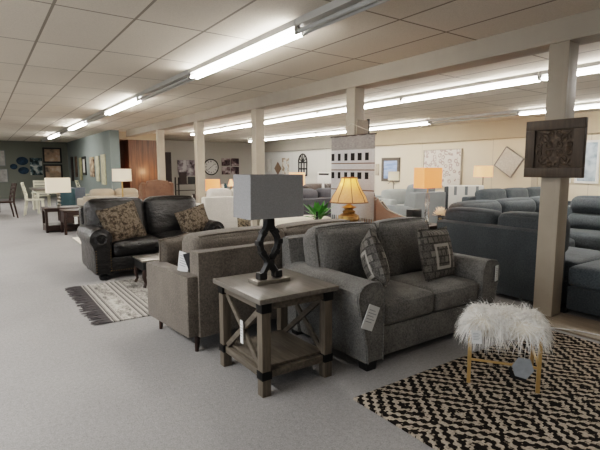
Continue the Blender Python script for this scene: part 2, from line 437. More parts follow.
struct('door_1', MB().lo(6.45, 7.2, 20.46, 20.5, 0, 2.1), 'espresso_v')
bm = MB().lo(4.18, 4.42, -3, 16.2, 2.445, CZ).lo(4.165, 4.43, -3, 16.2, 2.43, 2.455, .006)
struct('trim_beam', bm, 'beam')
struct('trim_floor_strip', MB().lo(3.93, 4.40, .7, 2.24, 0, .018, .006), 'oakstrip')

P = [(2.09, .17, 'greige square post carrying the dark carved panel, nearest of the posts', 'grey_post', .018),
     (4.80, .18, 'square post behind the woven block-pattern wall hanging', 'grey_post', 0),
     (7.46, .19, 'cream square post rising behind the grey rectangular lamp shade', 'cream_post', 0),
     (10.19, .19, 'cream square post between the round wall clock and the flower picture', 'cream_post', 0),
     (12.95, .19, 'cream square post farthest away, next to the wood board wall', 'cream_post', 0)]
for y, w, lab, mt, z0 in P:
    t = thing('support_post', lab, 'post', (4.265, y, z0), 0, 'square posts under the ceiling beam')
    MB().lo(-.085, .085, -w/2, w/2, 0, 2.43 - z0, .006).build('shaft', mt, t)
    MB().lo(-.092, -.06, -w/2 - .004, -w/2 + .035, .0, 2.43 - z0, .003).build('corner_bead', mt, t)

# ------------------------------------------------------------------ fluorescent strips
def fixture(x, y0, lit, label):
    t = thing('fluorescent_light', label, 'ceiling light', (x, y0 + 1.2225, CZ), 0, 'fluorescent strip lights')
    L = 2.43
    MB().prism([(-.075, 0), (.075, 0), (.06, -.05), (-.06, -.05)], 'y', -L/2, L/2).build('channel', 'white_enamel', t, False)
    for s in (-1, 1):
        for k in (-.036, .036): MB().lo(k-.016, k+.016, s*(L/2-.012)-.012, s*(L/2-.012)+.012, -.115, -.05, .004).build('end_socket', 'socket', t)
    for k in (-.036, .036):
        MB().tube([(k, -L/2+.02, -.095), (k, L/2-.02, -.095)], .019, 10).build('tube', 'tube_on' if lit else 'tube_off', t)
S = 2.4444
names1 = ['nearest', 'second nearest', 'third nearest', 'fourth nearest', 'fifth nearest', 'sixth nearest', 'seventh nearest', 'eighth nearest', 'farthest']
for k in range(9):
    lit = k in (1, 3, 5, 7)
    fixture(2.40, .98 + S*k, lit, f"{'lit' if lit else 'unlit'} fluorescent strip, {names1[k]} in the row left of the beam")
for k in range(6):
    fixture(6.24, .88 + S*k, True, f"lit fluorescent strip, {names1[k] if k < 5 else 'farthest'} in the row just right of the beam")
for k in range(7):
    lit = k != 2
    fixture(9.80, .77 + S*k, lit, f"{'lit' if lit else 'unlit'} fluorescent strip, {names1[k] if k < 6 else 'farthest'} in the row along the cream wall")

# ------------------------------------------------------------------ loveseat (charcoal, front)
def hang_tag(parent, Mx, w=.075, h=.15, mat='paper', string=None):
    o = MB().lo(-w/2, w/2, -.002, .002, -h, 0, 0, Mx).build('hang_tag', mat, parent, False)
    ln = MB()
    for i in range(5): ln.lo(-w*.36, w*(.36 if i % 2 else .2), -.0032, -.0021, -h*.22-i*h*.12, -h*.19-i*h*.12, 0, Mx)
    ln.build('print', 'grey_paper', o, False)
    return o
t = thing('loveseat', 'charcoal grey tweed loveseat with two seat cushions beside the grey wood end table', 'sofa', (2.73, 2.62, 0))
MB().lo(-.66, .66, -.455, .40, .065, .275, .015).build('base', 'charcoal', t)
for s in (-1, 1):
    prof = [(-.545, .065), (-.545, .535), (-.57, .585), (-.62, .61), (-.69, .612), (-.75, .598), (-.79, .56), (-.80, .51), (-.785, .44), (-.745, .30), (-.715, .18), (-.705, .065)]
    if s > 0: prof = [(-a, b) for a, b in prof][::-1]
    a = MB().prism(prof, 'y', -.49, .42, .016).build('arm', 'charcoal', t)
    pw = [((abs(x)-.012 if abs(x) > .6 else abs(x)+.012) * s, -.492, z) for x, z in (prof if s < 0 else prof[::-1])]
    MB().tube(pw, .006, 6).build('piping', 'charcoal', a)
for s in (-1, 1):
    c = MB().cushion((s*.272, -.20, .365), (.54, .56, .175), .045, (0, .012, .022)).build('seat_cushion', 'charcoal', t)
    pts = [(s*.272+a*.25, -.476, .428) for a in (-1, -.5, 0, .5, 1)]
    MB().tube(pts, .006, 6).build('piping', 'charcoal', c)
MB().prism([(.26, .065), (.48, .065), (.50, .76), (.485, .80), (.45, .815), (.40, .80), (.34, .5)], 'x', -.74, .74, .02).build('back', 'charcoal', t)
for s in (-1, 1):
    Mx = TR((s*.33, .20, .642), -13, 0, s*1.5)
    c = MB().cushion((0, 0, 0), (.67, .25, .51), .10, (.01, .055, .025), Mx).build('back_cushion', 'charcoal', t)
    e = .31; pts = []
    for a in range(-6, 7): pts.append(Mx @ Vector((a/6*.30, -.095, .243 + .012*(1-(a/6)**2))))
    pts = [Mx @ Vector((-.322, -.095, -.15)), Mx @ Vector((-.322, -.095, .19))] + pts + [Mx @ Vector((.322, -.095, .19)), Mx @ Vector((.322, -.095, -.15))]
    MB().tube(pts, .006, 6).build('piping', 'charcoal', c)
for x in (-.64, .64):
    for y in (-.43, .40):
        MB().prism([(x-.055, .07), (x+.055, .07), (x+.04, 0), (x-.04, 0)], 'y', y-.04, y+.04, .004).build('foot', 'black', t)
hang_tag(t, TR((-.655, -.505, .46), 4, 24, 6), .115, .165)
hang_tag(t, TR((.735, -.50, .56), 0, 0, 12), .06, .13)

def throw_pillow(label, loc, rx, ry, rz, w, h, th, mat, group=None):
    o = MB().pillow(w, h, th).build('throw_pillow', mat)
    o.location = loc; o.rotation_mode = 'ZYX' if False else 'XYZ'
    o.matrix_world = Matrix.Translation(loc) @ Matrix.Rotation(R(rz), 4, 'Z') @ Matrix.Rotation(R(rx), 4, 'X') @ Matrix.Rotation(R(ry), 4, 'Y')
    tag(o, label, 'pillow', group)
    pp = MB(); n = 14
    pts = []
    for i in range(n): u = 2*i/n-1; pts.append((u, -1))
    for i in range(n): u = 2*i/n-1; pts.append((1, u))
    for i in range(n): u = 1-2*i/n; pts.append((u, 1))
    for i in range(n+1): u = 1-2*i/n; pts.append((-1, u))
    pp.tube([(u*w/2*(1-.07*(1-v*v)), 0, v*h/2*(1-.07*(1-u*u))) for u, v in pts], .006, 6)
    pp.build('edging', mat, o)
    return o
throw_pillow('black and cream block print pillow leaning in the left corner of the charcoal loveseat', (2.36, 2.42, .665), -14, 24, 60, .42, .42, .17, 'pillow_geo', 'pillows on the charcoal loveseat')
throw_pillow('black and cream block print pillow against the right back cushion of the charcoal loveseat', (3.07, 2.42, .65), -14, 3, 10, .46, .44, .17, 'pillow_geo', 'pillows on the charcoal loveseat')

# ------------------------------------------------------------------ end table with X sides
t = thing('end_table', 'weathered grey wood end table with X sides and black corner brackets', 'table', (1.555, 2.53, 0))
MB().lo(-.292, .292, -.322, .322, .578, .61, .005).build('tabletop', 'washed_top', t)
LX, LY, W = .232, .262, .06
for sx in (-1, 1):
    for sy in (-1, 1):
        l = MB().lo(sx*LX-W/2, sx*LX+W/2, sy*LY-W/2, sy*LY+W/2, 0, .578, .003).build('leg', 'washed_v', t)
        for z0, z1 in ((.515, .572), (.105, .155)):
            br = MB().lo(sx*LX-W/2-.004, sx*LX+W/2+.004, sy*LY-W/2-.004, sy*LY+W/2+.004, z0, z1, .002)
            o = br.build('bracket', 'black_metal', l); o['label'] = 'black metal corner bracket'
for sx in (-1, 1):
    MB().lo(sx*LX-.018, sx*LX+.018, -LY+W/2, LY-W/2, .525, .575, .002).build('apron', 'washed', t)
    MB().lo(sx*LX-.018, sx*LX+.018, -LY+W/2, LY-W/2, .105, .15, .002).build('rail', 'washed', t)
    yy, z0, z1 = LY-W/2, .15, .525
    ln = math.hypot(2*yy, z1-z0); an = math.degrees(math.atan2(z1-z0, 2*yy))
    for s in (-1, 1):
        MB().box((0, 0, 0), (.022 - .004*(s > 0), ln-.02, .036), .002, TR((sx*LX, 0, (z0+z1)/2), s*an)).build('cross_brace', 'washed', t)
for sy in (-1, 1):
    MB().lo(-LX+W/2, LX-W/2, sy*LY-.018, sy*LY+.018, .525, .575, .002).build('apron', 'washed', t)
    MB().lo(-LX+W/2, LX-W/2, sy*LY-.018, sy*LY+.018, .105, .15, .002).build('rail', 'washed', t)
MB().lo(-LX+.016, LX-.016, -LY+.016, LY-.016, .15, .168, .002).build('shelf', 'washed', t)
hang_tag(t, TR((-LX-.026, -.03, .405), 0, 0, -90), .035, .15)
bk = MB().lo(-.1, .1, -.11, .11, 0, .0)
# table lamp
t = thing('table_lamp', 'table lamp with grey rectangular shade and black sculpted figure-eight base on the grey end table', 'lamp', (1.535, 2.555, .61))
MB().lo(-.125, .125, -.065, .065, 0, .026, .003).build('base_plate', 'steel', t)
b = MB()
for s in (-1, 1):
    ctl = [(.060, .03), (.052, .06), (.030, .095), (.014, .125), (.022, .155), (.048, .19), (.066, .23), (.072, .26), (.066, .295), (.046, .33), (.024, .36), (.014, .40)]
    b.tube([(s*x, s*.006, z) for x, z in ctl], [.027, .026, .025, .026, .025, .026, .025, .026, .025, .026, .027, .026], 6)
    b.box((s*.062, s*.006, .048), (.055, .06, .045), .006)
    for z, x, ry in ((.20, .056, 35), (.265, .078, 0), (.33, .048, -40)): b.box((0, 0, 0), (.040, .056, .034), .007, TR((s*x, s*.006, z), 0, s*ry))
b.box((0, 0, .385), (.062, .06, .075), .01); b.box((0, 0, .125), (.055, .06, .05), .01)
b.build('body', 'black', t)
MB().tube([(0, 0, .40), (0, 0, .47)], .011, 8).build('neck', 'steel', t)
sh = MB()
x0, y0, zb, zt = .197, .115, .432, .705
bt, tp = [(-x0, -y0), (x0, -y0), (x0, y0), (-x0, y0)], [(-x0*.985, -y0*.985), (x0*.985, -y0*.985), (x0*.985, y0*.985), (-x0*.985, y0*.985)]
vs = [(x, y, zb) for x, y in bt] + [(x, y, zt) for x, y in tp] + [(x*.985, y*.975, zb) for x, y in bt] + [(x*.985, y*.975, zt) for x, y in tp]
fs = []
for k in range(4):
    j = (k+1) % 4
    fs += [(k, j, 4+j, 4+k), (8+j, 8+k, 12+k, 12+j), (k, 8+k, 8+j, j), (4+k, 4+j, 12+j, 12+k)]
sh._add(vs, fs); sh.build('lamp_shade', 'shade_grey', t, False)
sp = MB()
sp.tube([(-.19, 0, .455), (.19, 0, .455)], .003, 6).tube([(0, -.11, .455), (0, .11, .455)], .003, 6)
sp.build('shade_spider', 'steel', t)

# ------------------------------------------------------------------ taupe sofa seen from behind (faces +y)
t = thing('sofa', 'taupe tweed sofa seen from behind with a white tag at its left end', 'sofa', (2.12, 3.58, 0), 5.5)
MB().lo(-.92, .92, -.42, .33, .13, .30, .012).build('base', 'taupe', t)
MB().lo(-.915, .915, -.43, -.29, .12, .755, .014).build('back', 'taupe', t)
for s in (-1, 1): MB().lo(s*.925-.075, s*.925+.065, -.415, .33, .13, .585, .02).build('arm', 'taupe', t)
for k in (-1, 1):
    c = MB().cushion((k*.437, -.13, .635), (.885, .26, .45), .07, (0, .03, .02), TR((0, 0, 0), 4)).build('back_cushion', 'taupe', t)
    MB().tube([(k*.42+a*.40, -.27, .843+.012*(1-a*a)) for a in (-1, -.6, -.2, .2, .6, 1)], .007, 6).build('piping', 'taupe', c)
    MB().cushion((k*.42, .12, .38), (.84, .60, .16), .05, (0, .01, .02)).build('seat_cushion', 'taupe', t)
for x in (-.90, .90):
    for y in (-.36, .28): MB().tube([(x, y, .135), (x*1.01, y, 0)], [.024, .014], 10).build('leg', 'espresso_v', t)
h = hang_tag(t, TR((-.93, -.25, .735), 8, 14, -60), .09, .16)
MB().lo(-.04, .04, -.012, -.008, -.15, 0, 0, TR((-.915, -.275, .735), 8, -16, -60)).build('hang_tag', 'black', t, False)
throw_pillow('taupe pillow at the left end of the taupe sofa', (1.34, 3.78, .655), -8, 4, 200, .34, .27, .15, 'taupe')

# ------------------------------------------------------------------ black leather loveseat
t = thing('leather_loveseat', 'black leather loveseat with rolled arms, nailheads and bun feet', 'sofa', (1.90, 6.27, 0))
MB().lo(-.70, .70, -.45, .45, .085, .28, .02).build('base', 'leather', t)
for s in (-1, 1):
    circ = [(.745 + .132*math.cos(a), .512 + .128*math.sin(a)) for a in [R(-40 + i*16) for i in range(17)]]
    prof = [(.63, .085), (.82, .085), (.825, .36)] + circ + [(.63, .42)]
    prof = [(s*x, z) for x, z in prof]
    a = MB().prism(prof, 'y', -.47, .40, .018).build('arm', 'leather', t)
    MB().lathe([(.0, 0), (.075, .0), (.085, .012), (.06, .022), (.05, .014), (.025, .014), (.02, .024), (.0, .026)], (0, 0, 0), 18, False, TR((s*.745, -.465, .512), 90)).build('scroll', 'leather', a)
    nh = MB()
    for i in range(9): nh.lathe([(.0075, 0), (.006, .004), (.0, .006)], n=6, caps=False, Mx=TR((s*.645, -.47, .12+i*.032), 90))
    for i in range(9): nh.lathe([(.0075, 0), (.006, .004), (.0, .006)], n=6, caps=False, Mx=TR((s*.81, -.47, .12+i*.032), 90))
    nh.build('nailhead_trim', 'nail', a)
nh = MB()
for i in range(42): nh.lathe([(.0075, 0), (.006, .004), (.0, .006)], n=6, caps=False, Mx=TR((-.615+i*.03, -.45, .115), 90))
nh.build('nailhead_trim', 'nail', t)
for k in (-1, 1):
    MB().cushion((k*.31, -.13, .37), (.62, .66, .19), .06, (0, .015, .03)).build('seat_cushion', 'leather', t)
    MB().cushion((0, 0, 0), (.76, .27, .60), .10, (.01, .05, .02), TR((k*.38-.03, .22, .655), -14, 0, 0), 14).build('back_cushion', 'leather', t)
MB().prism([(.25, .085), (.47, .085), (.50, .81), (.46, .85), (.38, .83)], 'x', -.82, .80, .03).build('back', 'leather', t)
for x in (-.72, .72):
    for y in (-.39, .39): MB().lathe([(.035, .09), (.055, .082), (.03, .07), (.058, .045), (.05, .012), (.03, 0)], (x, y, 0), 14).build('bun_foot', 'black', t)
throw_pillow('brown scroll pattern pillow at the left end of the black leather loveseat', (1.45, 6.00, .67), -16, -13, 6, .50, .48, .17, 'chenille', 'pillows on the leather loveseat')
throw_pillow('brown scroll pattern pillow at the right end of the black leather loveseat', (2.42, 6.06, .635), -20, -20, -28, .42, .38, .17, 'chenille', 'pillows on the leather loveseat')

# ------------------------------------------------------------------ low table + kilim
t = thing('coffee_table', 'low black coffee table with a pale top in front of the leather loveseat', 'table', (1.91, 5.35, .012))
MB().lo(-.47, .47, -.20, .20, .295, .312, .004).build('tabletop', 'steel', t)
MB().lo(-.455, .455, -.185, .185, .19, .295, .004).build('apron', 'black', t)
for sx in (-1, 1):
    for sy in (-1, 1): MB().tube([(sx*.43, sy*.165, .20), (sx*.445, sy*.175, .12), (sx*.43, sy*.165, .05), (sx*.45, sy*.18, 0)], [.03, .024, .016, .02], 8).build('leg', 'espresso_v', t)
o = thing('fringed_rug', 'small distressed grey striped rug with dark tassel fringe', 'rug', (.88, 4.93, 0))
MB().lo(0, 2.0, -.76, .76, 0, .011, .003).build('woven_field', 'kilim', o)
fr = MB()
for i in range(64):
    y = -.755 + i/63*1.51; g = math.sin(i*2.39)*.025
    ln = .13 + .05*random.random()
    fr.tube([(.01, y, .007), (-.05, y+g*.4, .011), (-ln, y+g+.02*math.sin(i), .007)], [.010, .014, .006], 5, True, .55)
f = fr.build('tassel_fringe', plain('dark_fringe_yarn', '#3a3637', .95, 0, .25, 60), o); f['kind'] = 'stuff'

# ------------------------------------------------------------------ jute rug + stool
solo('jute_rug', MB().lo(0, 2.12, -3.0, 0, 0, .014, .005), 'jute', 'large black and natural jute rug with maze diamond weave under the fluffy stool', 'rug', (1.72, 1.92, 0))
t = thing('stool', 'white shaggy fur stool with thin gold legs on the jute rug', 'stool', (2.696, 1.584, .014), -55.5)
hx, hy = .195, .165
for sx in (-1, 1):
    for sy in (-1, 1): MB().lo(sx*hx-.011, sx*hx+.011, sy*hy-.011, sy*hy+.011, 0, .36, .002).build('leg', 'gold', t)
for sy in (-1, 1): MB().lo(-hx, hx, sy*hy-.007, sy*hy+.007, .345, .36, .001).build('seat_rail', 'gold', t)
MB().lo(-hx, hx, -hy-.006, -hy+.006, .148, .16, .001).build('stretcher', 'gold', t)
for sx in (-1, 1): MB().lo(sx*hx-.006, sx*hx+.006, -hy, hy, .148, .16, .001).build('stretcher', 'gold', t)
seat = MB().cushion((0, 0, .360), (.44, .36, .11), .045, (0, 0, .015)).build('seat', 'cream', t)
fur = MB()
def blade(p, nrm, ln, w):
    sw = Vector((math.sin(p.x*31+p.y*17)+random.uniform(-.9, .9), math.cos(p.y*29-p.x*13)+random.uniform(-.9, .9), random.uniform(-.2, .2)))
    d = (nrm*(.55+.2*max(0, nrm.z)) + sw*.6).normalized(); side = d.cross(Vector((random.uniform(-1, 1), random.uniform(-1, 1), random.uniform(-1, 1)))).normalized()
    q = p.copy(); L = []
    for k in range(4):
        ww = w*(1-k/3.4); L.append((fur.b.verts.new(q-side*ww), fur.b.verts.new(q+side*ww)))
        d = (d + Vector((0, 0, -.5 - .35*(1-max(0, nrm.z)))) + sw*.12).normalized(); q = q + d*ln/3
    for A, B in zip(L, L[1:]): fur.b.faces.new((A[0], A[1], B[1], B[0]))
me = seat.data
areas = [p.area for p in me.polygons]
for p, wt in zip(random.choices(list(me.polygons), areas, k=7500), range(7500)):
    if p.normal.z < -.3: continue
    vs = [me.vertices[i].co for i in p.vertices]; a, b = random.random(), random.random()
    q = vs[0].lerp(vs[1], a).lerp(vs[3].lerp(vs[2], a), b)
    blade(q, p.normal.copy(), random.uniform(.05, .085) * (1.75 - .75*max(0, p.normal.z)), .0022)
fo = fur.build('fur_cover', (lambda n: n.bsdf(n.ramp(n.noise(n.coord(), 9, 3), [(.3, '#e8e5df'), (.7, '#faf8f4')]), .9, 0, None, .1, .2))(NT('white_shag_fur')), t, False); fo['kind'] = 'stuff'
hang_tag(t, TR((-.165, -.262, .375), 6, -6, 0), .055, .085)
hx_ = MB(); pts = [(-.055, .0), (-.02, .055), (.045, .05), (.07, -.02), (.03, -.075), (-.035, -.06)]
hx_.prism(pts, 'y', -.004, .004, 0, TR((.10, -.18, .155), 0, 0, 8)); o = hx_.build('hang_tag', 'grey_paper', t, False); o['label'] = 'grey and black six sided hang tag'
MB().prism([(-.062, .0), (-.075, -.02), (-.05, -.075), (.03, -.092), (.03, -.075), (-.035, -.06)], 'y', -.006, .003, 0, TR((.10, -.18, .155), 0, 0, 8)).build('tag_backing', 'black', o, False)
solo('power_cord', MB().tube([(3.55, 1.98, .008), (3.75, 1.96, .012), (3.9, 1.83, .02), (3.97, 1.7, .024), (4.0, 1.58, .024), (4.03, 1.47, .024), (4.0, 1.3, .024), (4.0, 1.0, .024)], .004, 6),
     'paper', 'thin pale cord lying on the floor between the jute rug and the slate sectional', 'cord')

# ------------------------------------------------------------------ slate sectional
t = thing('sectional_sofa', 'large slate grey sectional with its back panel beside the carved panel post', 'sofa', (4.42, 2.0, 0))
MB().prism([(.0, .05), (.16, .05), (.16, .74), (.13, .755), (.03, .755), (.0, .735)], 'y', .10, 1.5, .012).build('back', 'slate', t)
for k in (0, 1): MB().cushion((.23, .48+k*.69, .70), (.25, .68, .38), .08, (.03, .01, .02), None).build('back_cushion', 'slate', t)
MB().lo(.16, 1.15, .0, .8, .05, .27, .015).build('base', 'slate', t)
MB().lo(.0, 1.6, -.85, -.005, .05, .27, .02).build('chaise_base', 'slate', t)
MB().cushion((.80, -.425, .365), (1.6, .86, .195), .05, (0, 0, .015)).build('chaise_cushion', 'slate2', t)
MB().cushion((.70, .42, .365), (.92, .80, .19), .05, (0, 0, .02)).build('seat_cushion', 'slate2', t)
MB().lo(.6, 1.85, .82, 1.95, .05, .27, .015).lo(1.80, 3.0, 1.50, 1.95, .05, .27, .015).build('base', 'slate', t)
for k in range(2): MB().cushion((.94+k*.62, 1.18, .365), (.61, .84, .19), .05, (0, .01, .025)).build('seat_cushion', 'slate2', t)
MB().lo(.6, 3.0, 1.80, 1.97, .05, .76, .02).build('back', 'slate', t)
for k in range(3):
    x = 1.0+k*.88
    Mx = TR((x, 1.66, .70), -8)
    MB().cushion((0, 0, .095), (.88, .30, .25), .10, (0, .04, .02), Mx).build('back_cushion', 'slate2', t)
    MB().cushion((0, -.03, -.10), (.87, .28, .20), .08, (0, .03, .0), Mx).build('lumbar_cushion', 'slate2', t)
for x, y in ((.06, .05), (.06, 1.43), (.06, -.80), (1.5, -.80), (2.9, 1.9)): MB().prism([(x-.04, .055), (x+.04, .055), (x+.03, 0), (x-.03, 0)], 'y', y-.035, y+.035).build('foot', 'black', t)
t = None

def sofa(name, label, loc, rz, W, n, fab, D=.92, hs=.45, hb=.92, ha=.62, cush=True, arms=True, group=None, split=False, bt=.12):
    t = thing(name, label, 'sofa' if n > 1 else 'chair', loc, rz, group)
    aw = .2 if n > 1 else .14
    iw = W - 2*aw if arms else W
    MB().lo(-iw/2, iw/2, -D/2+.03, D/2-.05, .08, .28, .015).build('base', fab, t)
    if arms:
        for s in (-1, 1):
            x0, x1 = s*(W/2-aw), s*W/2
            MB().lo(min(x0, x1), max(x0, x1), -D/2, D/2-.04, .08, ha, .05).build('arm', fab, t)
    MB().lo(-W/2+.02, W/2-.02, D/2-.2, D/2, .08, hb-bt, .04).build('back', fab, t)
    for k in range(n):
        x = -iw/2 + iw/n*(k+.5)
        MB().cushion((x, -.08, (hs+.27)/2), (iw/n-.005, D-.30, hs-.26), .05, (0, .01, .02), None, 8).build('seat_cushion', fab, t)
        if split:
            H = hb-hs+.06; T = TR((x, D/2-.30, (hs+hb)/2), -9)
            MB().cushion((0, 0, H*.25), (iw/n-.005, .29, H*.52), .11, (0, .05, .015), T, 10).build('back_cushion', fab, t)
            MB().cushion((0, -.02, -H*.25), (iw/n-.005, .27, H*.5), .09, (0, .05, .01), T, 10).build('lumbar_cushion', fab, t)
        else: MB().cushion((0, 0, 0), (iw/n-.005, .24, hb-hs+.06), .08, (0, .04, .015), TR((x, D/2-.30, (hs+hb)/2), -9), 8).build('back_cushion', fab, t)
    for x in (-W/2+.09, W/2-.09):
        for y in (-D/2+.08, D/2-.1): MB().tube([(x, y, .085), (x, y, 0)], [.03, .022], 8).build('foot', 'espresso', t)
    return t
sofa('sofa', 'dark slate sofa behind the slate sectional, backed toward the cream wall', (9.7, 5.45, 0), 0, 3.0, 3, 'slate2', hb=.90)
sofa('reclining_sofa', 'slate grey puffy reclining sofa seen right of the carved panel post', (6.85, 2.45, 0), -90, 1.9, 2, 'slate2', D=1.0, hs=.5, hb=.93, ha=.60, split=True)
sofa('sofa', 'white cotton sofa seen from behind under the round wall clock', (4.70, 9.15, 0), 180, 2.0, 3, 'whitefab', hb=.90)
sofa('sofa', 'dark grey sofa between the rectangular lamp shade and the woven hanging', (5.0, 6.85, 0), 180, 1.5, 2, 'darkgrey', hb=.96, ha=.7)
sofa('sofa', 'cocoa brown leather sofa beyond the dark grey sofa', (6.6, 8.55, 0), 180, 1.7, 2, 'cocoa', hb=.98)
sofa('sofa', 'tan linen sofa low behind the black leather loveseat', (2.78, 12.3, 0), 180, 1.55, 2, 'tanfab', hb=.82)
sofa('sofa', 'light grey sofa under the framed blue picture', (9.1, 8.0, 0), -10, 2.0, 2, 'lightgrey', hb=.80)
sofa('armchair', 'mid grey armchair turned away, left of the chair with the white throw', (7.55, 6.6, 0), 180, 1.0, 1, 'midgrey', hb=1.0, ha=.6)
sofa('armchair', 'dark armchair turned away under a white throw blanket', (8.73, 6.40, 0), 150, .86, 1, 'slate', hb=.92, ha=.6, bt=-.06)
th = MB().prism([(.474, .48), (.474, .985), (.445, 1.005), (.24, 1.005), (.24, .99), (.435, .99), (.463, .97), (.463, .48)], 'x', -.385, .385)
o = solo('throw_blanket', th, 'white', 'white throw with grey tassel stripes hanging over the back of the dark armchair', 'blanket', (8.73, 6.40, 0), (0, 0, R(150)))
for x in (-.24, 0, .24): MB().lo(x-.03, x+.03, .4735, .480, .80, .985).build('tassel_stripe', 'midgrey', o)

# pink-tan club chair with cream piping
def club_chair(label, loc, rz, fab, H=.97):
    t = thing('club_chair', label, 'chair', loc, rz)
    MB().lo(-.36, .42, -.36, .36, .12, .30, .02).build('base', fab, t)
    MB().cushion((.05, 0, .38), (.70, .58, .17), .05, (0, 0, .03)).build('seat_cushion', fab, t)
    MB().prism([(-.45, .12), (-.30, .12), (-.28, .5), (-.30, H-.06), (-.36, H), (-.44, H-.02), (-.48, H-.12)], 'y', -.36, .36, .02).build('back', fab, t)
    prof = [(-.40, .12), (-.44, H-.05), (-.40, H-.02), (-.33, H-.10), (-.22, H-.19), (-.02, H-.27), (.20, H-.33), (.40, H-.36), (.45, H-.42), (.44, .12)]
    for s in (-1, 1):
        a = MB().prism(prof, 'y', min(s*.33, s*.45), max(s*.33, s*.45), .02).build('arm', fab, t)
        MB().tube([(x, s*.445, z+.004) for x, z in prof[1:]], .009, 6).build('piping', 'cream', a)
    for x in (-.34, .36):
        for y in (-.36, .36): MB().tube([(x, y, .125), (x, y, 0)], [.025, .016], 8).build('leg', 'espresso_v', t)
club_chair('pink tan club chair with cream piping to the right of the glowing bell shade lamp', (4.93, 5.05, 0), 0, 'pink')
club_chair('cocoa brown club chair seen behind the pink tan club chair', (5.72, 5.75, 0), 0, 'cocoa', .86)
throw_pillow('dark brown pillow standing behind the pink tan club chair', (4.72, 4.98, .80), -10, 0, 80, .38, .42, .14, 'cocoa')

# ------------------------------------------------------------------ wing chair
t = thing('wing_chair', 'saddle brown leather wing chair behind the black leather loveseat', 'chair', (3.48, 11.2, 0), 180)
MB().lo(-.34, .34, -.36, .36, .15, .32, .02).build('base', 'brownleather', t)
MB().cushion((0, -.05, .40), (.56, .6, .16), .05, (0, 0, .03)).build('seat_cushion', 'brownleather', t)
MB().prism([(-.28, .15), (.28, .15), (.30, .95), (.24, 1.07), (.0, 1.10), (-.24, 1.07), (-.30, .95)], 'y', .24, .38, .03).build('back', 'brownleather', t)
for s in (-1, 1):
    MB().prism([(.36, .15), (.36, 1.02), (.24, 1.04), (.08, .95), (.03, .70), (-.34, .64), (-.36, .15)], 'x', min(s*.28, s*.38), max(s*.28, s*.38), .03).build('wing_arm', 'brownleather', t)
    for y in (-.30, .30): MB().tube([(s*.29, y, .16), (s*.30, y, 0)], [.03, .02], 8).build('leg', 'espresso_v', t)

# ------------------------------------------------------------------ tables and lamps in the middle distance
def small_table(label, loc, w, d, h, mat='espresso', legmat='espresso_v', drawer=False, rz=0, shelf=False):
    t = thing('side_table', label, 'table', loc, rz)
    MB().lo(-w/2, w/2, -d/2, d/2, h-.03, h, .004).build('tabletop', mat, t)
    MB().lo(-w/2+.02, w/2-.02, -d/2+.02, d/2-.02, h-.26 if drawer else h-.08, h-.03).build('apron', mat, t)
    for sx in (-1, 1):
        for sy in (-1, 1): MB().lo(sx*(w/2-.035)-.025, sx*(w/2-.035)+.025, sy*(d/2-.035)-.025, sy*(d/2-.035)+.025, 0, h-.03, .003).build('leg', legmat, t)
    if drawer:
        dr = MB().lo(-w/2+.07, w/2-.07, -d/2+.005, -d/2+.02, h-.25, h-.035, .003).build('drawer', mat, t)
        MB().tube([(-.06, -d/2-.005, h-.115), (.06, -d/2-.005, h-.115)], .008, 6).build('handle', 'steel', dr)
    if shelf: MB().lo(-w/2+.012, w/2-.012, -d/2+.012, d/2-.012, .03, .15).build('shelf', mat, t)
    return t
def bulb(parent, z, power, col=(1, .62, .3), r=.03, x=0):
    l = bpy.data.lights.new('lamp_bulb', 'POINT'); l.energy = power; l.color = col; l.shadow_soft_size = r
    o = bpy.data.objects.new('bulb', l); COL.objects.link(o); o.parent = parent; o.location = (x, 0, z)
def drum_lamp(label, loc, r, hshade, ztop, base_prof, mat, base_mat, power=0, rz=0, square=False, light_h=None):
    t = thing('table_lamp', label, 'lamp', loc, rz)
    sh = MB()
    zb = ztop - hshade
    if square:
        x, y = r, r*.5
        vs = [(a*x, b*y, z) for z in (zb, ztop) for a, b in ((-1, -1), (1, -1), (1, 1), (-1, 1))]
        sh._add(vs, [(0, 1, 5, 4), (1, 2, 6, 5), (2, 3, 7, 6), (3, 0, 4, 7)])
    else: sh.lathe([(r, zb), (r*.97, ztop)], n=28, caps=False)
    sh.build('lamp_shade', mat, t)
    MB().lathe(base_prof, n=18).build('base', base_mat, t)
    MB().tube([(0, 0, base_prof[-1][1]-.005), (0, 0, zb+.08)], .008, 8).build('stem', 'gold', t)
    if power: bulb(t, (zb+ztop)/2, power)
    return t

# bell lamp
def m_silk():
    q = NT('gold_silk_shade'); col = q.ramp(q.noise(q.coord(), 30), [(.3, '#e2bd94'), (.7, '#eccba6')])
    d = q.n('ShaderNodeBsdfDiffuse'); tr = q.n('ShaderNodeBsdfTranslucent'); q.l(col, d.inputs[0]); q.l(col, tr.inputs[0])
    mx = q.n('ShaderNodeMixShader'); mx.inputs[0].default_value = .6; q.l(d.outputs[0], mx.inputs[1]); q.l(tr.outputs[0], mx.inputs[2])
    e = q.n('ShaderNodeEmission'); e.inputs[0].default_value = lin('#ffa564'); e.inputs[1].default_value = .12
    ad = q.n('ShaderNodeAddShader'); q.l(mx.outputs[0], ad.inputs[0]); q.l(e.outputs[0], ad.inputs[1]); q.l(ad.outputs[0], q.out.inputs[0]); return q.m
small_table('dark side table behind the taupe sofa holding the bell shade lamp', (3.58, 4.35, 0), .86, .5, .62, drawer=False)
t = thing('table_lamp', 'gold urn lamp with glowing bell shade in front of the woven hanging', 'lamp', (3.74, 4.3, .62))
n = 8; prof = [(.235, .325), (.23, .33), (.205, .395), (.165, .455), (.13, .52), (.105, .58), (.095, .625)]
MB().lathe(prof, n=32, caps=False).build('lamp_shade', m_silk(), t)
rb = MB()
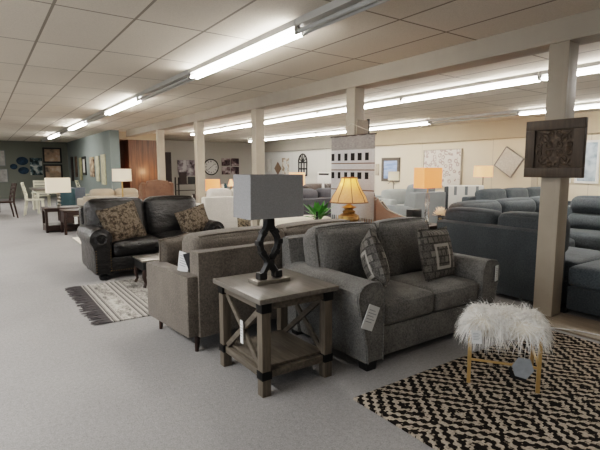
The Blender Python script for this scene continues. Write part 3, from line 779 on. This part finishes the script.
for k in range(8):
    a = 2*PI*k/8+.25; rb.tube([(r*1.008*math.cos(a), r*1.008*math.sin(a), z) for r, z in prof], .005, 5)
for r, z in (prof[0], prof[-1]): rb.tube([(r*math.cos(a), r*math.sin(a), z) for a in [2*PI*i/32 for i in range(33)]], .008, 5, False)
rb.build('shade_ribs', plain('bronze_trim', '#8a5a30', .6), t)
MB().lathe([(.09, 0), (.10, .02), (.075, .04), (.11, .07), (.135, .12), (.125, .16), (.07, .19), (.085, .21), (.05, .23), (.065, .25), (.10, .262), (.05, .28), (.02, .30)], n=20).build('base', 'goldurn', t)
MB().tube([(0, 0, .295), (0, 0, .50)], .01, 8).build('stem', 'gold', t)
for s in (-1, 1): MB().lathe([(.005, .50), (.03, .52), (.036, .55), (.02, .59), (0.004, .60)], (s*.045, 0, 0), 12).build('light_bulb', glow('lit_bulb', '#fff2c8', '#ffcf55', 9), t)
for s in (-1, 1): bulb(t, .53, 3.2, (1, .66, .36), .03, s*.05)

# plant, dark bottle, coral ball on the same table
t = thing('potted_plant', 'small bright green leafy plant in a dark pot left of the bell shade lamp', 'plant', (3.25, 4.28, .62))
MB().lathe([(.04, 0), (.055, .03), (.06, .10), (.055, .12)], n=16).build('pot', 'black', t)
lf = MB()
for i in range(26):
    a = i*2.4; el = .3+random.random()*1.1; L = .12+random.random()*.12
    d = Vector((math.cos(a)*math.cos(el), math.sin(a)*math.cos(el), math.sin(el))); b0 = Vector((0, 0, .14)) + d*.06
    s = d.cross(Vector((0, 0, 1))).normalized()*.036
    p = [b0, b0+d*L*.5+s, b0+d*L+Vector((0, 0, -.02)), b0+d*L*.5-s]
    lf._add(p, [(0, 1, 2, 3)])
    lf.tube([(0, 0, .1), b0+d*.01], .003, 4)
lf.build('foliage', 'leaf', t)
solo('bottle', MB().lathe([(.03, 0), (.034, .01), (.034, .13), (.014, .17), (.013, .24), (.016, .245)], n=14), 'black', 'slim black bottle left of the green potted plant', 'bottle', (3.17, 4.20, .62))
solo('decor_ball', MB().lathe([(.003, 0), (.035, .008), (.055, .03), (.062, .06), (.055, .09), (.035, .112), (.003, .12)], n=16), 'pink', 'round pinkish ornament on the dark side table between plant and bell lamp', 'ornament', (3.42, 4.2, .62))

# console with orange lamp, flower, black box
small_table('small dark table holding the square orange lamp and white flower', (4.52, 3.78, 0), .52, .34, .66)
drum_lamp('lit orange lamp with square shade and clear glass column base', (4.60, 3.80, .66), .165, .25, .705, [(.055, 0), (.055, .015), (.02, .03), (.03, .06), (.032, .14), (.022, .2), (.032, .25), (.03, .34), (.022, .38), (.02, .40)], 'shade_orange', 'glass', 3, 0, True)
t = thing('flower_ornament', 'white many petalled flower at the foot of the square orange lamp', 'flower', (4.71, 3.68, .66))
MB().lathe([(.035, 0), (.03, .02), (.012, .05), (.02, .08)], n=12).build('stand', 'gold', t)
fl = MB()
for i in range(30):
    a = i*2.4; el = -.15+1.5*(i/30); d = Vector((math.cos(a)*math.cos(el), math.sin(a)*math.cos(el), math.sin(el)))
    s = d.cross(Vector((.1, .2, 1))).normalized()*.028; b0 = Vector((0, 0, .12)); L = .105
    fl._add([b0, b0+d*L*.6+s, b0+d*L+Vector((0, 0, .012)), b0+d*L*.6-s], [(0, 1, 2, 3)])
fl.build('petals', 'petal', t)
solo('box', MB().lo(-.085, .085, -.05, .05, 0, .2, .006), 'black', 'black box beside the glass column of the orange lamp', 'box', (4.36, 3.80, .66))

# cream bench + patterned pillow + ottoman behind the grey shade
t = thing('bench', 'cream upholstered bench behind the taupe sofa', 'bench', (4.02, 5.85, 0))
MB().cushion((0, 0, .48), (1.1, .5, .24), .07, (0, .01, .03)).build('seat', 'cream', t)
MB().lo(-.52, .52, -.22, .22, .26, .38, .02).build('apron', 'cream', t)
for sx in (-1, 1):
    for sy in (-1, 1): MB().tube([(sx*.48, sy*.18, .27), (sx*.48, sy*.18, 0)], [.03, .018], 8).build('leg', 'espresso_v', t)
t = thing('ottoman', 'dark low ottoman behind the left end of the taupe sofa', 'ottoman', (3.12, 5.98, 0))
MB().cushion((0, 0, .34), (.45, .45, .2), .06, (0, 0, .03)).build('seat', 'cocoa', t)
for sx in (-1, 1):
    for sy in (-1, 1): MB().tube([(sx*.17, sy*.17, .27), (sx*.17, sy*.17, 0)], [.025, .015], 8).build('leg', 'espresso_v', t)
throw_pillow('small black and tan speckled pillow on the low ottoman', (3.13, 5.9, .55), -12, 8, 10, .24, .22, .1, blotch('black_tan_speckle', [(.4, '#1b1815'), (.5, '#8a7a62'), (.6, '#2a241f')], 30))

# far orange lamp, gold lamp, teal bottle on a console behind the white sofa
small_table('dark console behind the white sofa holding the small lamps', (5.55, 12.1, 0), 1.3, .4, .66)
drum_lamp('lit orange drum lamp on the console beneath the round wall clock', (5.39, 12.05, .66), .225, .32, .40, [(.08, 0), (.08, .02), (.03, .05), (.03, .09)], 'shade_orange', 'gold', 3)
t = thing('table_lamp', 'small gold candlestick lamp with pointed shade on the far console', 'lamp', (5.98, 12.05, .66))
MB().lathe([(.10, .20), (.05, .36), (.04, .40)], n=16, caps=False).build('lamp_shade', 'shade_pale', t)
MB().lathe([(.06, 0), (.05, .02), (.02, .05), (.03, .10), (.014, .16), (.012, .24)], n=14).build('base', 'goldurn', t)
solo('vase', MB().lathe([(.05, 0), (.065, .06), (.06, .18), (.03, .24), (.035, .28)], n=16), 'teal', 'teal vase between the orange drum lamp and the gold lamp', 'vase', (5.8, 12.05, .66))
solo('vase', MB().lathe([(.04, 0), (.055, .08), (.05, .2), (.03, .26)], n=16), 'cream', 'cream vase beside the teal vase on the far console', 'vase', (5.68, 12.0, .66))

# tan lamp left of the arch
small_table('dark side table under the tan lit lamp behind the brown leather sofa', (6.45, 9.35, 0), .5, .45, .6)
drum_lamp('lit pale drum lamp at the right edge of the grey rectangular shade', (6.40, 9.3, .60), .2, .44, .665, [(.08, 0), (.08, .02), (.03, .05), (.05, .12), (.02, .2)], 'shade_pale', 'gold', 3)
solo('bottle', MB().lathe([(.03, 0), (.03, .14), (.012, .2), (.012, .28)], n=12), 'white', 'slim white bottle with dark neck on the back of the brown leather sofa', 'bottle', (6.32, 8.15, .87))

# white lamp on a stand near the blue picture
small_table('pale console with the white lamp in front of the framed blue picture', (9.35, 9.0, 0), .9, .4, .62, 'ivory', 'ivory')
t = drum_lamp('small white drum lamp on thin dark stem in front of the blue picture', (9.40, 8.95, .62), .155, .24, .66, [(.09, 0), (.09, .015), (.02, .03), (.015, .2), (.015, .40)], 'shade_white', 'steel', 2)
MB().tube([(-.22, 0, .33), (-.1, 0, .40), (0, 0, .36), (.05, 0, .30)], .012, 6).build('swing_arm', 'steel', t)

# floor lamp near the diamond art
t = thing('floor_lamp', 'lit pale drum floor lamp on a slim pole beside the diamond picture', 'lamp', (10.6, 7.0, 0))
MB().lathe([(.15, 0), (.15, .02), (.02, .035)], n=20).build('base', 'steel', t)
MB().tube([(0, 0, .03), (0, 0, 1.25)], .014, 8).build('pole', 'steel', t)
MB().lathe([(.235, 1.15), (.225, 1.43)], n=28, caps=False).build('lamp_shade', 'shade_pale', t)
bulb(t, 1.3, 6)
solo('box', MB().lo(-.18, .18, -.1, .1, 0, .18, .008), 'tanfab', 'small tan box behind the dark slate sofa', 'box', (11.1, 6.3, .62))
small_table('pale table under the small tan box near the diamond picture', (11.05, 6.3, 0), .5, .4, .62, 'ivory', 'ivory')

# cream lamp behind the tan sofa
t = thing('table_lamp', 'lamp with ivory drum shade and thin brass stick base before the tan sofa', 'lamp', (2.84, 11.56, .6))
MB().lathe([(.222, .46), (.217, .755)], n=28, caps=False).build('lamp_shade', 'shade_cream', t)
MB().tube([(0, 0, .02), (0, 0, .58)], .018, 8).build('stem', 'gold', t)
MB().lathe([(.09, 0), (.09, .02), (.02, .03)], n=18).build('base', 'gold', t)
bulb(t, .6, 3)
small_table('dark table in front of the tan sofa holding the ivory drum lamp', (2.84, 11.56, 0), .42, .42, .6)
# wall sconce lighting the wood boards
t = thing('wall_sconce', 'small glowing bulb sconce on the wood board wall', 'lamp', (4.05, 17.42, 1.22))
MB().lathe([(.003, -.09), (.06, -.06), (.08, 0), (.06, .06), (.003, .09)], n=16).build('globe', glow('warm_globe', '#ffd9b0', '#ff9d55', 9), t)
MB().lo(-.03, .03, .0, .08, -.03, .03).build('bracket', 'gold', t)
l = bpy.data.lights.new('alcove_lamp', 'POINT'); l.energy = 15; l.color = (1, .6, .35); l.shadow_soft_size = .1
o = bpy.data.objects.new('alcove_lamp', l); COL.objects.link(o); o.location = (5.0, 16.45, 1.25)

# ------------------------------------------------------------------ left distance
t = small_table('open dark espresso end table under the cream shade lamp', (1.52, 11.32, 0), .84, .62, .52, shelf=True)
t = small_table('dark espresso end table with a drawer and a white tag', (1.62, 10.68, 0), .50, .55, .50, drawer=True)
hang_tag(t, TR((-.02, -.29, .37), 0, 0, 0), .06, .15)
t = thing('table_lamp', 'lamp with wide cream rectangular shade and clear ball base on the open dark end table', 'lamp', (1.42, 11.3, .52))
vs = [(a*.235, b*.13, z) for z in (.32, .64) for a, b in ((-1, -1), (1, -1), (1, 1), (-1, 1))]
q = MB(); q._add(vs, [(0, 1, 5, 4), (1, 2, 6, 5), (2, 3, 7, 6), (3, 0, 4, 7)]); q.build('lamp_shade', 'shade_cream', t, False)
q = MB(); pf = []
for k in range(4):
    for a in range(7):
        an = -PI/2 + PI*a/6; pf.append((max(.008, .042*math.cos(an)), .05 + k*.075 + .038*math.sin(an)))
MB().lathe(pf, n=16).build('base', 'steel', t)
MB().tube([(0, 0, .28), (0, 0, .45)], .008, 8).build('stem', 'steel', t)

def dining_chair(label, loc, rz, mat, group):
    t = thing('dining_chair', label, 'chair', loc, rz, group)
    MB().lo(-.23, .23, -.24, .22, .43, .47, .012).build('seat', mat, t)
    for s in (-1, 1):
        MB().tube([(s*.2, -.2, .43), (s*.2, -.21, 0)], [.026, .02], 8).build('leg', mat, t)
        MB().tube([(s*.2, .28, 0), (s*.2, .21, .43), (s*.2, .22, .6), (s*.2, .30, .96)], [.02, .026, .024, .02], 8).build('rear_leg', mat, t)
    for z, y in ((.60, .222), (.72, .248), (.83, .27), (.925, .292)):
        MB().lo(-.2, .2, y-.011, y+.011, z-.038, z+.038, .004).build('back_slat', mat, t)
    return t
g = 'ivory ladder back dining chairs'
dining_chair('ivory ladder back dining chair nearest on the left of the dining table', (1.33, 15.6, 0), 80, 'ivory', g)
dining_chair('ivory ladder back dining chair behind the dining table, left of the cream lamp shade', (1.75, 17.9, 0), 0, 'ivory', g)
dining_chair('ivory ladder back dining chair showing right of the slate chair', (3.1, 17.6, 0), 70, 'ivory', g)
t = thing('dining_table', 'ivory dining table with brown top between the ladder back chairs', 'table', (1.95, 16.7, 0))
MB().lo(-.6, .6, -.85, .85, .70, .75, .01).build('tabletop', 'washed_top', t)
MB().lo(-.52, .52, -.76, .76, .60, .70).build('apron', 'ivory', t)
for sx in (-1, 1):
    for sy in (-1, 1): MB().lathe([(.03, 0), (.045, .05), (.03, .12), (.05, .35), (.03, .5), (.045, .54), (.045, .6)], (sx*.5, sy*.72, 0), 12).build('leg', 'ivory', t)
def parsons(label, loc, rz, fab):
    t = thing('upholstered_chair', label, 'chair', loc, rz)
    MB().cushion((0, -.02, .43), (.42, .46, .12), .04, (0, 0, .015), None, 8).build('seat', fab, t)
    MB().box((0, .21, .56), (.40, .09, .58), .03, TR((0, 0, 0))).build('backrest', fab, t)
    for s in (-1, 1):
        for y in (-.2, .2): MB().lo(s*.17-.02, s*.17+.02, y-.02, y+.02, 0, .38).build('leg', 'espresso_v', t)
parsons('teal upholstered dining chair turned away, behind the dark end tables', (1.84, 13.3, 0), 178, 'teal')
parsons('slate upholstered dining chair turned away, right of the teal chair', (2.18, 13.95, 0), 182, 'slateplain')
dining_chair('dark wood dining chair at the left edge of the picture', (.52, 15.0, 0), -80, 'espresso_v', 'dark dining chairs')
t = thing('dining_table', 'reddish brown dining table at the far left edge', 'table', (-.42, 15.6, 0))
MB().lo(-.5, .5, -.8, .8, .70, .75, .01).build('tabletop', 'redwood', t)
MB().lo(-.44, .44, -.74, .74, .60, .70).build('apron', 'redwood', t)
for sx in (-1, 1):
    for sy in (-1, 1): MB().lo(sx*.4-.035, sx*.4+.035, sy*.68-.035, sy*.68+.035, 0, .6).build('leg', 'redwood', t)
dining_chair('dark wood dining chair behind the reddish table, second from the left edge', (.25, 17.3, 0), 10, 'espresso_v', 'dark dining chairs')
solo('area_rug', MB().lo(0, .9, 0, 1.4, 0, .012, .004), 'cream', 'plain white rug corner showing on the floor behind the black leather loveseat', 'rug', (1.44, 8.5, 0))

# ------------------------------------------------------------------ wall pieces
def on_wall(name, label, cat, face, pos, w, h, mat, frame=None, fw=.05, th=.035, group=None, roll=0):
    """face: '-y' hangs on a wall facing the viewer's end, '-x' on a side wall; pos = point on the wall, centre of the piece"""
    t = thing(name, label, cat, pos, {'-y': 0, '-x': -90}[face], group)
    rt = TR((0, 0, 0), 0, roll)
    MB().lo(-w/2, w/2, -th, -.004, -h/2, h/2, .004, rt).build('canvas', mat, t)
    if frame:
        f = MB(); e = fw
        f.lo(-w/2-e, w/2+e, -th-.015, -.002, h/2, h/2+e, 0, rt).lo(-w/2-e, w/2+e, -th-.015, -.002, -h/2-e, -h/2, 0, rt)
        f.lo(-w/2-e, -w/2, -th-.015, -.002, -h/2, h/2, 0, rt).lo(w/2, w/2+e, -th-.015, -.002, -h/2, h/2, 0, rt)
        f.build('frame', frame, t, False)
    return t
YF = 25
abst = lambda n, s: blotch(n, [(.3, '#3a3230'), (.45, '#9c8a78'), (.55, '#b59a82'), (.7, '#d3c8ba')], 2.2, 5, seed=s)
on_wall('picture', 'brown and cream abstract in a black frame, upper of two on the far wall', 'picture', '-y', (2.98, YF, 2.0), .66, .58, abst('abstract_a', 1), 'black', .07)
on_wall('picture', 'brown and cream abstract in a black frame, lower of two on the far wall', 'picture', '-y', (2.98, YF, 1.22), .66, .56, abst('abstract_b', 5), 'black', .07)
on_wall('picture', 'dark canvas with pale grey flowers right of the blue wall plates', 'picture', '-y', (2.28, YF, 1.47), .5, .80, blotch('grey_floral', [(.42, '#1e2a2d'), (.5, '#4a5f66'), (.6, '#b9bdb8')], 4, seed=2))
on_wall('picture', 'pale canvas at the far left edge, upper of two', 'picture', '-y', (.80, YF, 1.84), .5, .66, blotch('pale_a', [(.35, '#8f8d8a'), (.6, '#b5b3ae')], 3, seed=3), 'midgrey', .03)
on_wall('picture', 'pale canvas at the far left edge, lower of two', 'picture', '-y', (.85, YF, 1.05), .5, .56, blotch('pale_b', [(.35, '#8f8d8a'), (.6, '#b5b3ae')], 3, seed=4), 'midgrey', .03)
def plate(label, x, z, r, a=1.0):
    t = thing('wall_plate', label, 'wall decor', (x, YF, z), 0, 'blue plates on the far wall')
    MB().lathe([(r, .0), (r*.98, .02), (r*.6, .012), (r*.55, .03), (.001, .035)], n=24, caps=False, Mx=TR((0, -.01, 0), 90) @ Matrix.Diagonal((1, a, 1, 1))).build('plate', blotch('blue_glaze', [(.3, '#101c2a'), (.6, '#274257'), (.75, '#4e6c7c')], 5), t)
plate('dark blue oval wall plate, largest and uppermost of the three', 1.73, 1.72, .24, .8); plate('small dark blue wall plate at the left of the three', 1.38, 1.46, .15, .85); plate('blue oval wall plate, lowest of the three', 1.76, 1.28, .22, .75)
XP = 3.65
strips = [(23.75, 1.35, .55, 1.12, blotch('strip_dark', [(.4, '#241f1d'), (.6, '#3b332f')], 4), 'dark narrow panel nearest the far corner of the blue grey wall'),
          (22.7, 1.45, .5, .9, blotch('strip_umber', [(.4, '#3a2f28'), (.6, '#6a5848')], 4), 'umber panel second from the far corner on the blue grey wall'),
          (21.6, 1.35, .45, .95, blotch('strip_olive', [(.4, '#8d8865'), (.6, '#bcb68f')], 4), 'olive cream panel beside the black framed picture on the blue grey wall'),
          (19.2, 1.43, .75, .75, blotch('strip_rust', [(.38, '#5b4436'), (.5, '#9a8069'), (.6, '#c9b8a0')], 6), 'rust and cream panel between the black frame and the tall cream panels'),
          (18.2, 1.36, .55, .92, blotch('strip_cream', [(.35, '#b3ad92'), (.65, '#d9d4bd')], 5), 'tall cream panel, left of the pair near the corner'),
          (17.25, 1.33, .65, 1.05, blotch('strip_cream_pale', [(.35, '#bab495'), (.65, '#dcd7bd')], 5, seed=3), 'tall cream panel closest to the corner of the blue grey wall')]
for y, z, w, h, m_, lab in strips: on_wall('wall_panel', lab, 'wall decor', '-x', (XP, y, z), w, h, m_, None, group='panels on the blue grey wall')
on_wall('picture', 'small picture in a black frame among the panels of the blue grey wall', 'picture', '-x', (XP, 20.75, 1.48), .5, .55, 'white', 'black', .10)

YR = 20.5
t = thing('wall_clock', 'round white wall clock with black rim on the grey wall', 'clock', (9.13, YR, 1.445))
MB().lathe([(.345, .02), (.335, .03), (.001, .03)], n=40, caps=False, Mx=TR((0, 0, 0), 90)).build('dial', 'white', t)
MB().lathe([(.335, .0), (.385, .0), (.39, .04), (.36, .055), (.335, .035)], n=40, caps=False, Mx=TR((0, 0, 0), 90)).build('rim', 'black', t)
numer = {12: 'XII', 1: 'I', 2: 'II', 3: 'III', 4: 'IV', 5: 'V', 6: 'VI', 7: 'VII', 8: 'VIII', 9: 'IX', 10: 'X', 11: 'XI'}
for hnum, s in numer.items():
    nm = MB(); x = -(len(s)-1)*.014
    for i, ch in enumerate(s):
        T = TR((0, 0, 0), 0, hnum*30) @ Matrix.Translation((x+i*.028, -.034, .265))
        if ch == 'I': nm.box((0, 0, 0), (.009, .004, .08), 0, T)
        elif ch == 'X':
            for q in (-18, 18): nm.box((0, 0, 0), (.009, .004, .084), 0, T @ Matrix.Rotation(R(q), 4, 'Y'))
        else:
            for q in (-1, 1): nm.box((q*.008, 0, 0), (.009, .004, .082), 0, T @ Matrix.Rotation(R(q*12), 4, 'Y'))
    nm.build('numeral', 'black', t, False)

MB().box((0, -.038, .09), (.018, .004, .20), 0, TR((0, 0, 0), 0, 232)).build('hour_hand', 'black', t, False)
MB().box((0, -.042, .12), (.014, .004, .27), 0, TR((0, 0, 0), 0, 50)).build('minute_hand', 'black', t, False)
on_wall('picture', 'wide grey and purple flower canvas left of the clock', 'picture', '-y', (7.92, YR, 1.40), .85, .72, blotch('grey_purple_flowers', [(.38, '#3f3338'), (.48, '#8a7f84'), (.6, '#cfcac8')], 3.2, seed=2))
for i, (dx, dz, lab) in enumerate([(-.24, .205, 'upper left'), (.24, .205, 'upper right'), (-.24, -.205, 'lower left'), (.24, -.205, 'lower right')]):
    on_wall('picture', f'dark magnolia picture, {lab} of the four right of the clock', 'picture', '-y', (10.15+dx, YR, 1.48+dz), .44, .37, blotch('magnolia_'+'abcd'[i], [(.42, '#33262a'), (.52, '#6d5a5c'), (.62, '#bdb0ad')], 3.4, seed=i+4), None, group='four magnolia pictures')
# items on the low rack under the flower picture
t = thing('display_rack', 'dark open metal rack with small frames by the grey wall', 'rack', (7.35, 19.0, 0))
for sx in (-1, 1):
    for sy in (-1, 1): MB().lo(sx*.45-.02, sx*.45+.02, sy*.2-.02, sy*.2+.02, 0, 1.0).build('leg', 'black_metal', t)
for z in (.15, .45, .72): MB().lo(-.46, .46, -.21, .21, z-.02, z, .003).build('shelf', 'espresso', t)
solo('photo_stand', MB().lo(-.16, .16, -.02, .02, 0, .5).lo(-.10, .10, -.026, .026, .06, .44), 'espresso', 'dark upright photo stand on the rack under the flower canvas', 'photo stand', (7.15, 18.95, .72))
solo('photo_stand', MB().lo(-.18, .18, -.02, .02, 0, .3), 'black', 'low black photo stand on the rack, right of the upright one', 'photo stand', (7.55, 18.95, .72))

XR = 11.5
on_wall('picture', 'large pale canvas covered in lilac brown leaf motifs on the cream wall', 'picture', '-x', (XR, 8.97, 1.37), 1.34, 1.09, 'motif', 'tanfab', .02, .05)
on_wall('picture', 'square pale canvas hung as a diamond on the cream wall', 'picture', '-x', (XR, 6.84, 1.53), .56, .56, blotch('silver_weave', [(.35, '#bcb4a8'), (.65, '#cfc8bd')], 20), 'steel', .015, .05, roll=34)
on_wall('picture', 'framed blue seascape behind the small white lamp', 'picture', '-x', (XR, 11.08, 1.33), .62, .60, (lambda q: q.bsdf(q.ramp(q.noise(q.coord((.6, 1, 3)), 3, 4), [(.3, '#5a6f9c'), (.5, '#8ea6cf'), (.7, '#b9c7de')]), .5))(NT('blue_seascape')), 'washed', .10)
for y, lab in ((5.52, 'left of the three framed prints behind the dark slate sofa'), (4.93, 'middle of the three framed prints behind the dark slate sofa'), (4.33, 'right of the three framed prints behind the dark slate sofa')):
    on_wall('picture', 'pale blue print, ' + lab, 'picture', '-x', (XR, y, 1.51), .40, .88, blotch('blue_grey_print', [(.38, '#8697a3'), (.5, '#b3c0c8'), (.62, '#ccd5d9')], 3, 5, seed=y), 'white', .05, group='three framed prints')
on_wall('wall_ornament', 'slender brown leaf shaped ornament left of the blue seascape', 'wall decor', '-x', (XR, 11.72, 1.33), .16, .40, 'tanfab', None)
t = thing('arched_window_frame', 'dark arched window frame ornament with sunburst top on the pale wall', 'wall decor', (XR, 16.25, 1.08), -90)
a = MB()
for x in (-.3, -.1, .1, .3): a.lo(x-.03, x+.03, -.03, -.005, 0, .55)
for z in (0, .28, .55): a.lo(-.33, .33, -.03, -.005, z-.03, z+.03)
for k in range(7):
    an = PI*k/6; a.tube([(0, -.018, .55), (.31*math.cos(an), -.018, .55+.36*math.sin(an))], .022, 5)
a.tube([(.31*math.cos(PI*i/16), -.018, .55+.36*math.sin(PI*i/16)) for i in range(17)], .03, 6)
a.build('frame', 'black', t, False)
t = thing('wall_heater', 'white wall unit with a black vent slot on the pale wall', 'heater', (XR, 14.6, .78), -90)
MB().lo(-.42, .42, -.15, -.002, 0, .45, .015).build('cabinet', 'white', t)
MB().lo(-.32, .32, -.156, -.14, .33, .40).build('vent', 'black', t)
on_wall('picture', 'pale print with a dark lower corner right of the third post', 'picture', '-x', (XR, 19.05, 1.5), .5, .62, blotch('pale_print', [(.4, '#b9b7b0'), (.6, '#cfcdc6')], 3, seed=8))
on_wall('picture', 'brown diamond shaped wood picture on the pale wall', 'picture', '-x', (XR, 18.25, 1.38), .42, .42, wood('brown_plank', '#5d4a3c', '#7f6856', 2), None, roll=45)
on_wall('picture', 'cream and blue collage picture left of the arched window frame', 'picture', '-x', (XR, 17.6, 1.45), .55, .8, blotch('cream_blue_collage', [(.4, '#8b7a68'), (.5, '#d3ccc0'), (.62, '#a7b3ba')], 4, seed=6))

# ------------------------------------------------------------------ panel on the first post, hanging on the second
t = thing('carved_panel', 'square dark carved wood panel hung on the nearest post', 'wall decor', (4.165, 2.06, 1.525), -90)
MB().lo(-.165, .165, -.02, .01, -.165, .165).build('carving', 'carved', t)
f = MB(); a, b_ = .25, .165
f.lo(-a, a, -.04, .01, b_, a, .004).lo(-a, a, -.04, .01, -a, -b_, .004).lo(-a, -b_, -.04, .01, -b_, b_, .004).lo(b_, a, -.04, .01, -b_, b_, .004)
f.build('frame', 'carved_frame', t)
rl = MB()
for sx in (-1, 1):
    for sz in (-1, 1):
        for cx, cz, r0, ph in ((.085, .09, .05, 0), (.05, .035, .032, 2.0), (.125, .035, .03, 4.0), (.035, .13, .03, 1.0)):
            rl.tube([(sx*(cx + r0*(1-k/22)*math.cos(ph+k*.5)), -.021, sz*(cz + r0*(1-k/22)*math.sin(ph+k*.5))) for k in range(20)], [.008 - .0025*k/20 for k in range(20)], 5)
        rl.tube([(sx*.01, -.021, sz*.01), (sx*.06, -.023, sz*.07), (sx*.14, -.021, sz*.15)], .006, 5)
rl.build('scrollwork', 'carved', t)
t = thing('wall_hanging', 'grey woven wall hanging with two rows of dark blocks on the second post', 'wall decor', (4.10, 4.67, 1.79))
w = MB(); n = 24
for sd in (0, .008):
    vs = [(sd + .006*math.sin(i*1.3), -.43+.86*i/n, -1.08*j/6) for j in range(7) for i in range(n+1)]
    fs = [(j*(n+1)+i, j*(n+1)+i+1, (j+1)*(n+1)+i+1, (j+1)*(n+1)+i) for j in range(6) for i in range(n)]
    w._add(vs, fs)
w.build('cloth', 'textile', t)
MB().tube([(.004, -.45, .0), (.004, .45, .0)], .010, 8).build('rod', 'espresso', t)
MB().tube([(.01, -.43, .0), (.065, .09, .17), (.01, .43, .0)], .004, 5).build('string', 'tanfab', t)
ts = MB()
for i in range(20): ts.tube([(0, -.42+i*.044, -1.075), (.002, -.42+i*.044, -1.20)], [.010, .005], 5)
ts.build('tassels', 'lightgrey', t)
t = thing('wood_panel', 'brown wood panel with a dark edge behind the woven hanging', 'wall decor', (4.265, 4.68, 1.38))
MB().lo(-.10, .11, -.035, -.005, 0, .62).build('board', 'carved_frame' if False else 'oakstrip', t)
MB().lo(.10, .125, -.04, -.003, -.02, .64, .003).build('edge_strip', 'black', t)

# ------------------------------------------------------------------ unseen lamps added for brightness: strips under the ceiling, daylight from the left
def area(name, loc, rot, sx, sy, power, col):
    l = bpy.data.lights.new(name, 'AREA'); l.shape = 'RECTANGLE'; l.size = sx; l.size_y = sy; l.energy = power; l.color = col
    o = bpy.data.objects.new(name, l); COL.objects.link(o); o.location = loc; o.rotation_euler = rot
for k in range(5): area('ceiling_fill', (-1.4, 3.0 + 4.5*k, 2.5), (0, 0, 0), .15, 2.4, 110, (1, .985, .96))  # out-of-view row of strip lamps, added to brighten the left bay
area('ceiling_fill', (2.4, -.25, 2.5), (0, 0, 0), .15, 2.3, 10, (1, .985, .96))  # weak out-of-view strip added over the near end
area('daylight_fill', (-3.9, 1.5, 1.5), (0, R(-90), 0), 1.8, 5, 75, (.82, .9, 1))  # cool lamp added as daylight from the left, no window is built
# ------------------------------------------------------------------ camera and world
cam = bpy.data.cameras.new('camera'); co = bpy.data.objects.new('camera', cam); COL.objects.link(co)
cam.sensor_width = 36; cam.lens = 458.8/600*36; cam.clip_end = 100
co.location = (0, 0, 1.35); co.rotation_euler = (PI/2 - .1214, 0, -.6094)
sc = bpy.context.scene; sc.camera = co
w = bpy.data.worlds.new('world'); sc.world = w; w.use_nodes = True
w.node_tree.nodes['Background'].inputs[0].default_value = (.5, .5, .5, 1); w.node_tree.nodes['Background'].inputs[1].default_value = .1
sc.view_settings.view_transform = 'Filmic'; sc.view_settings.look = 'Medium High Contrast'; sc.view_settings.exposure = 0.2
sc.cycles.use_denoising = True; sc.cycles.max_bounces = 8; sc.cycles.sample_clamp_indirect = 6
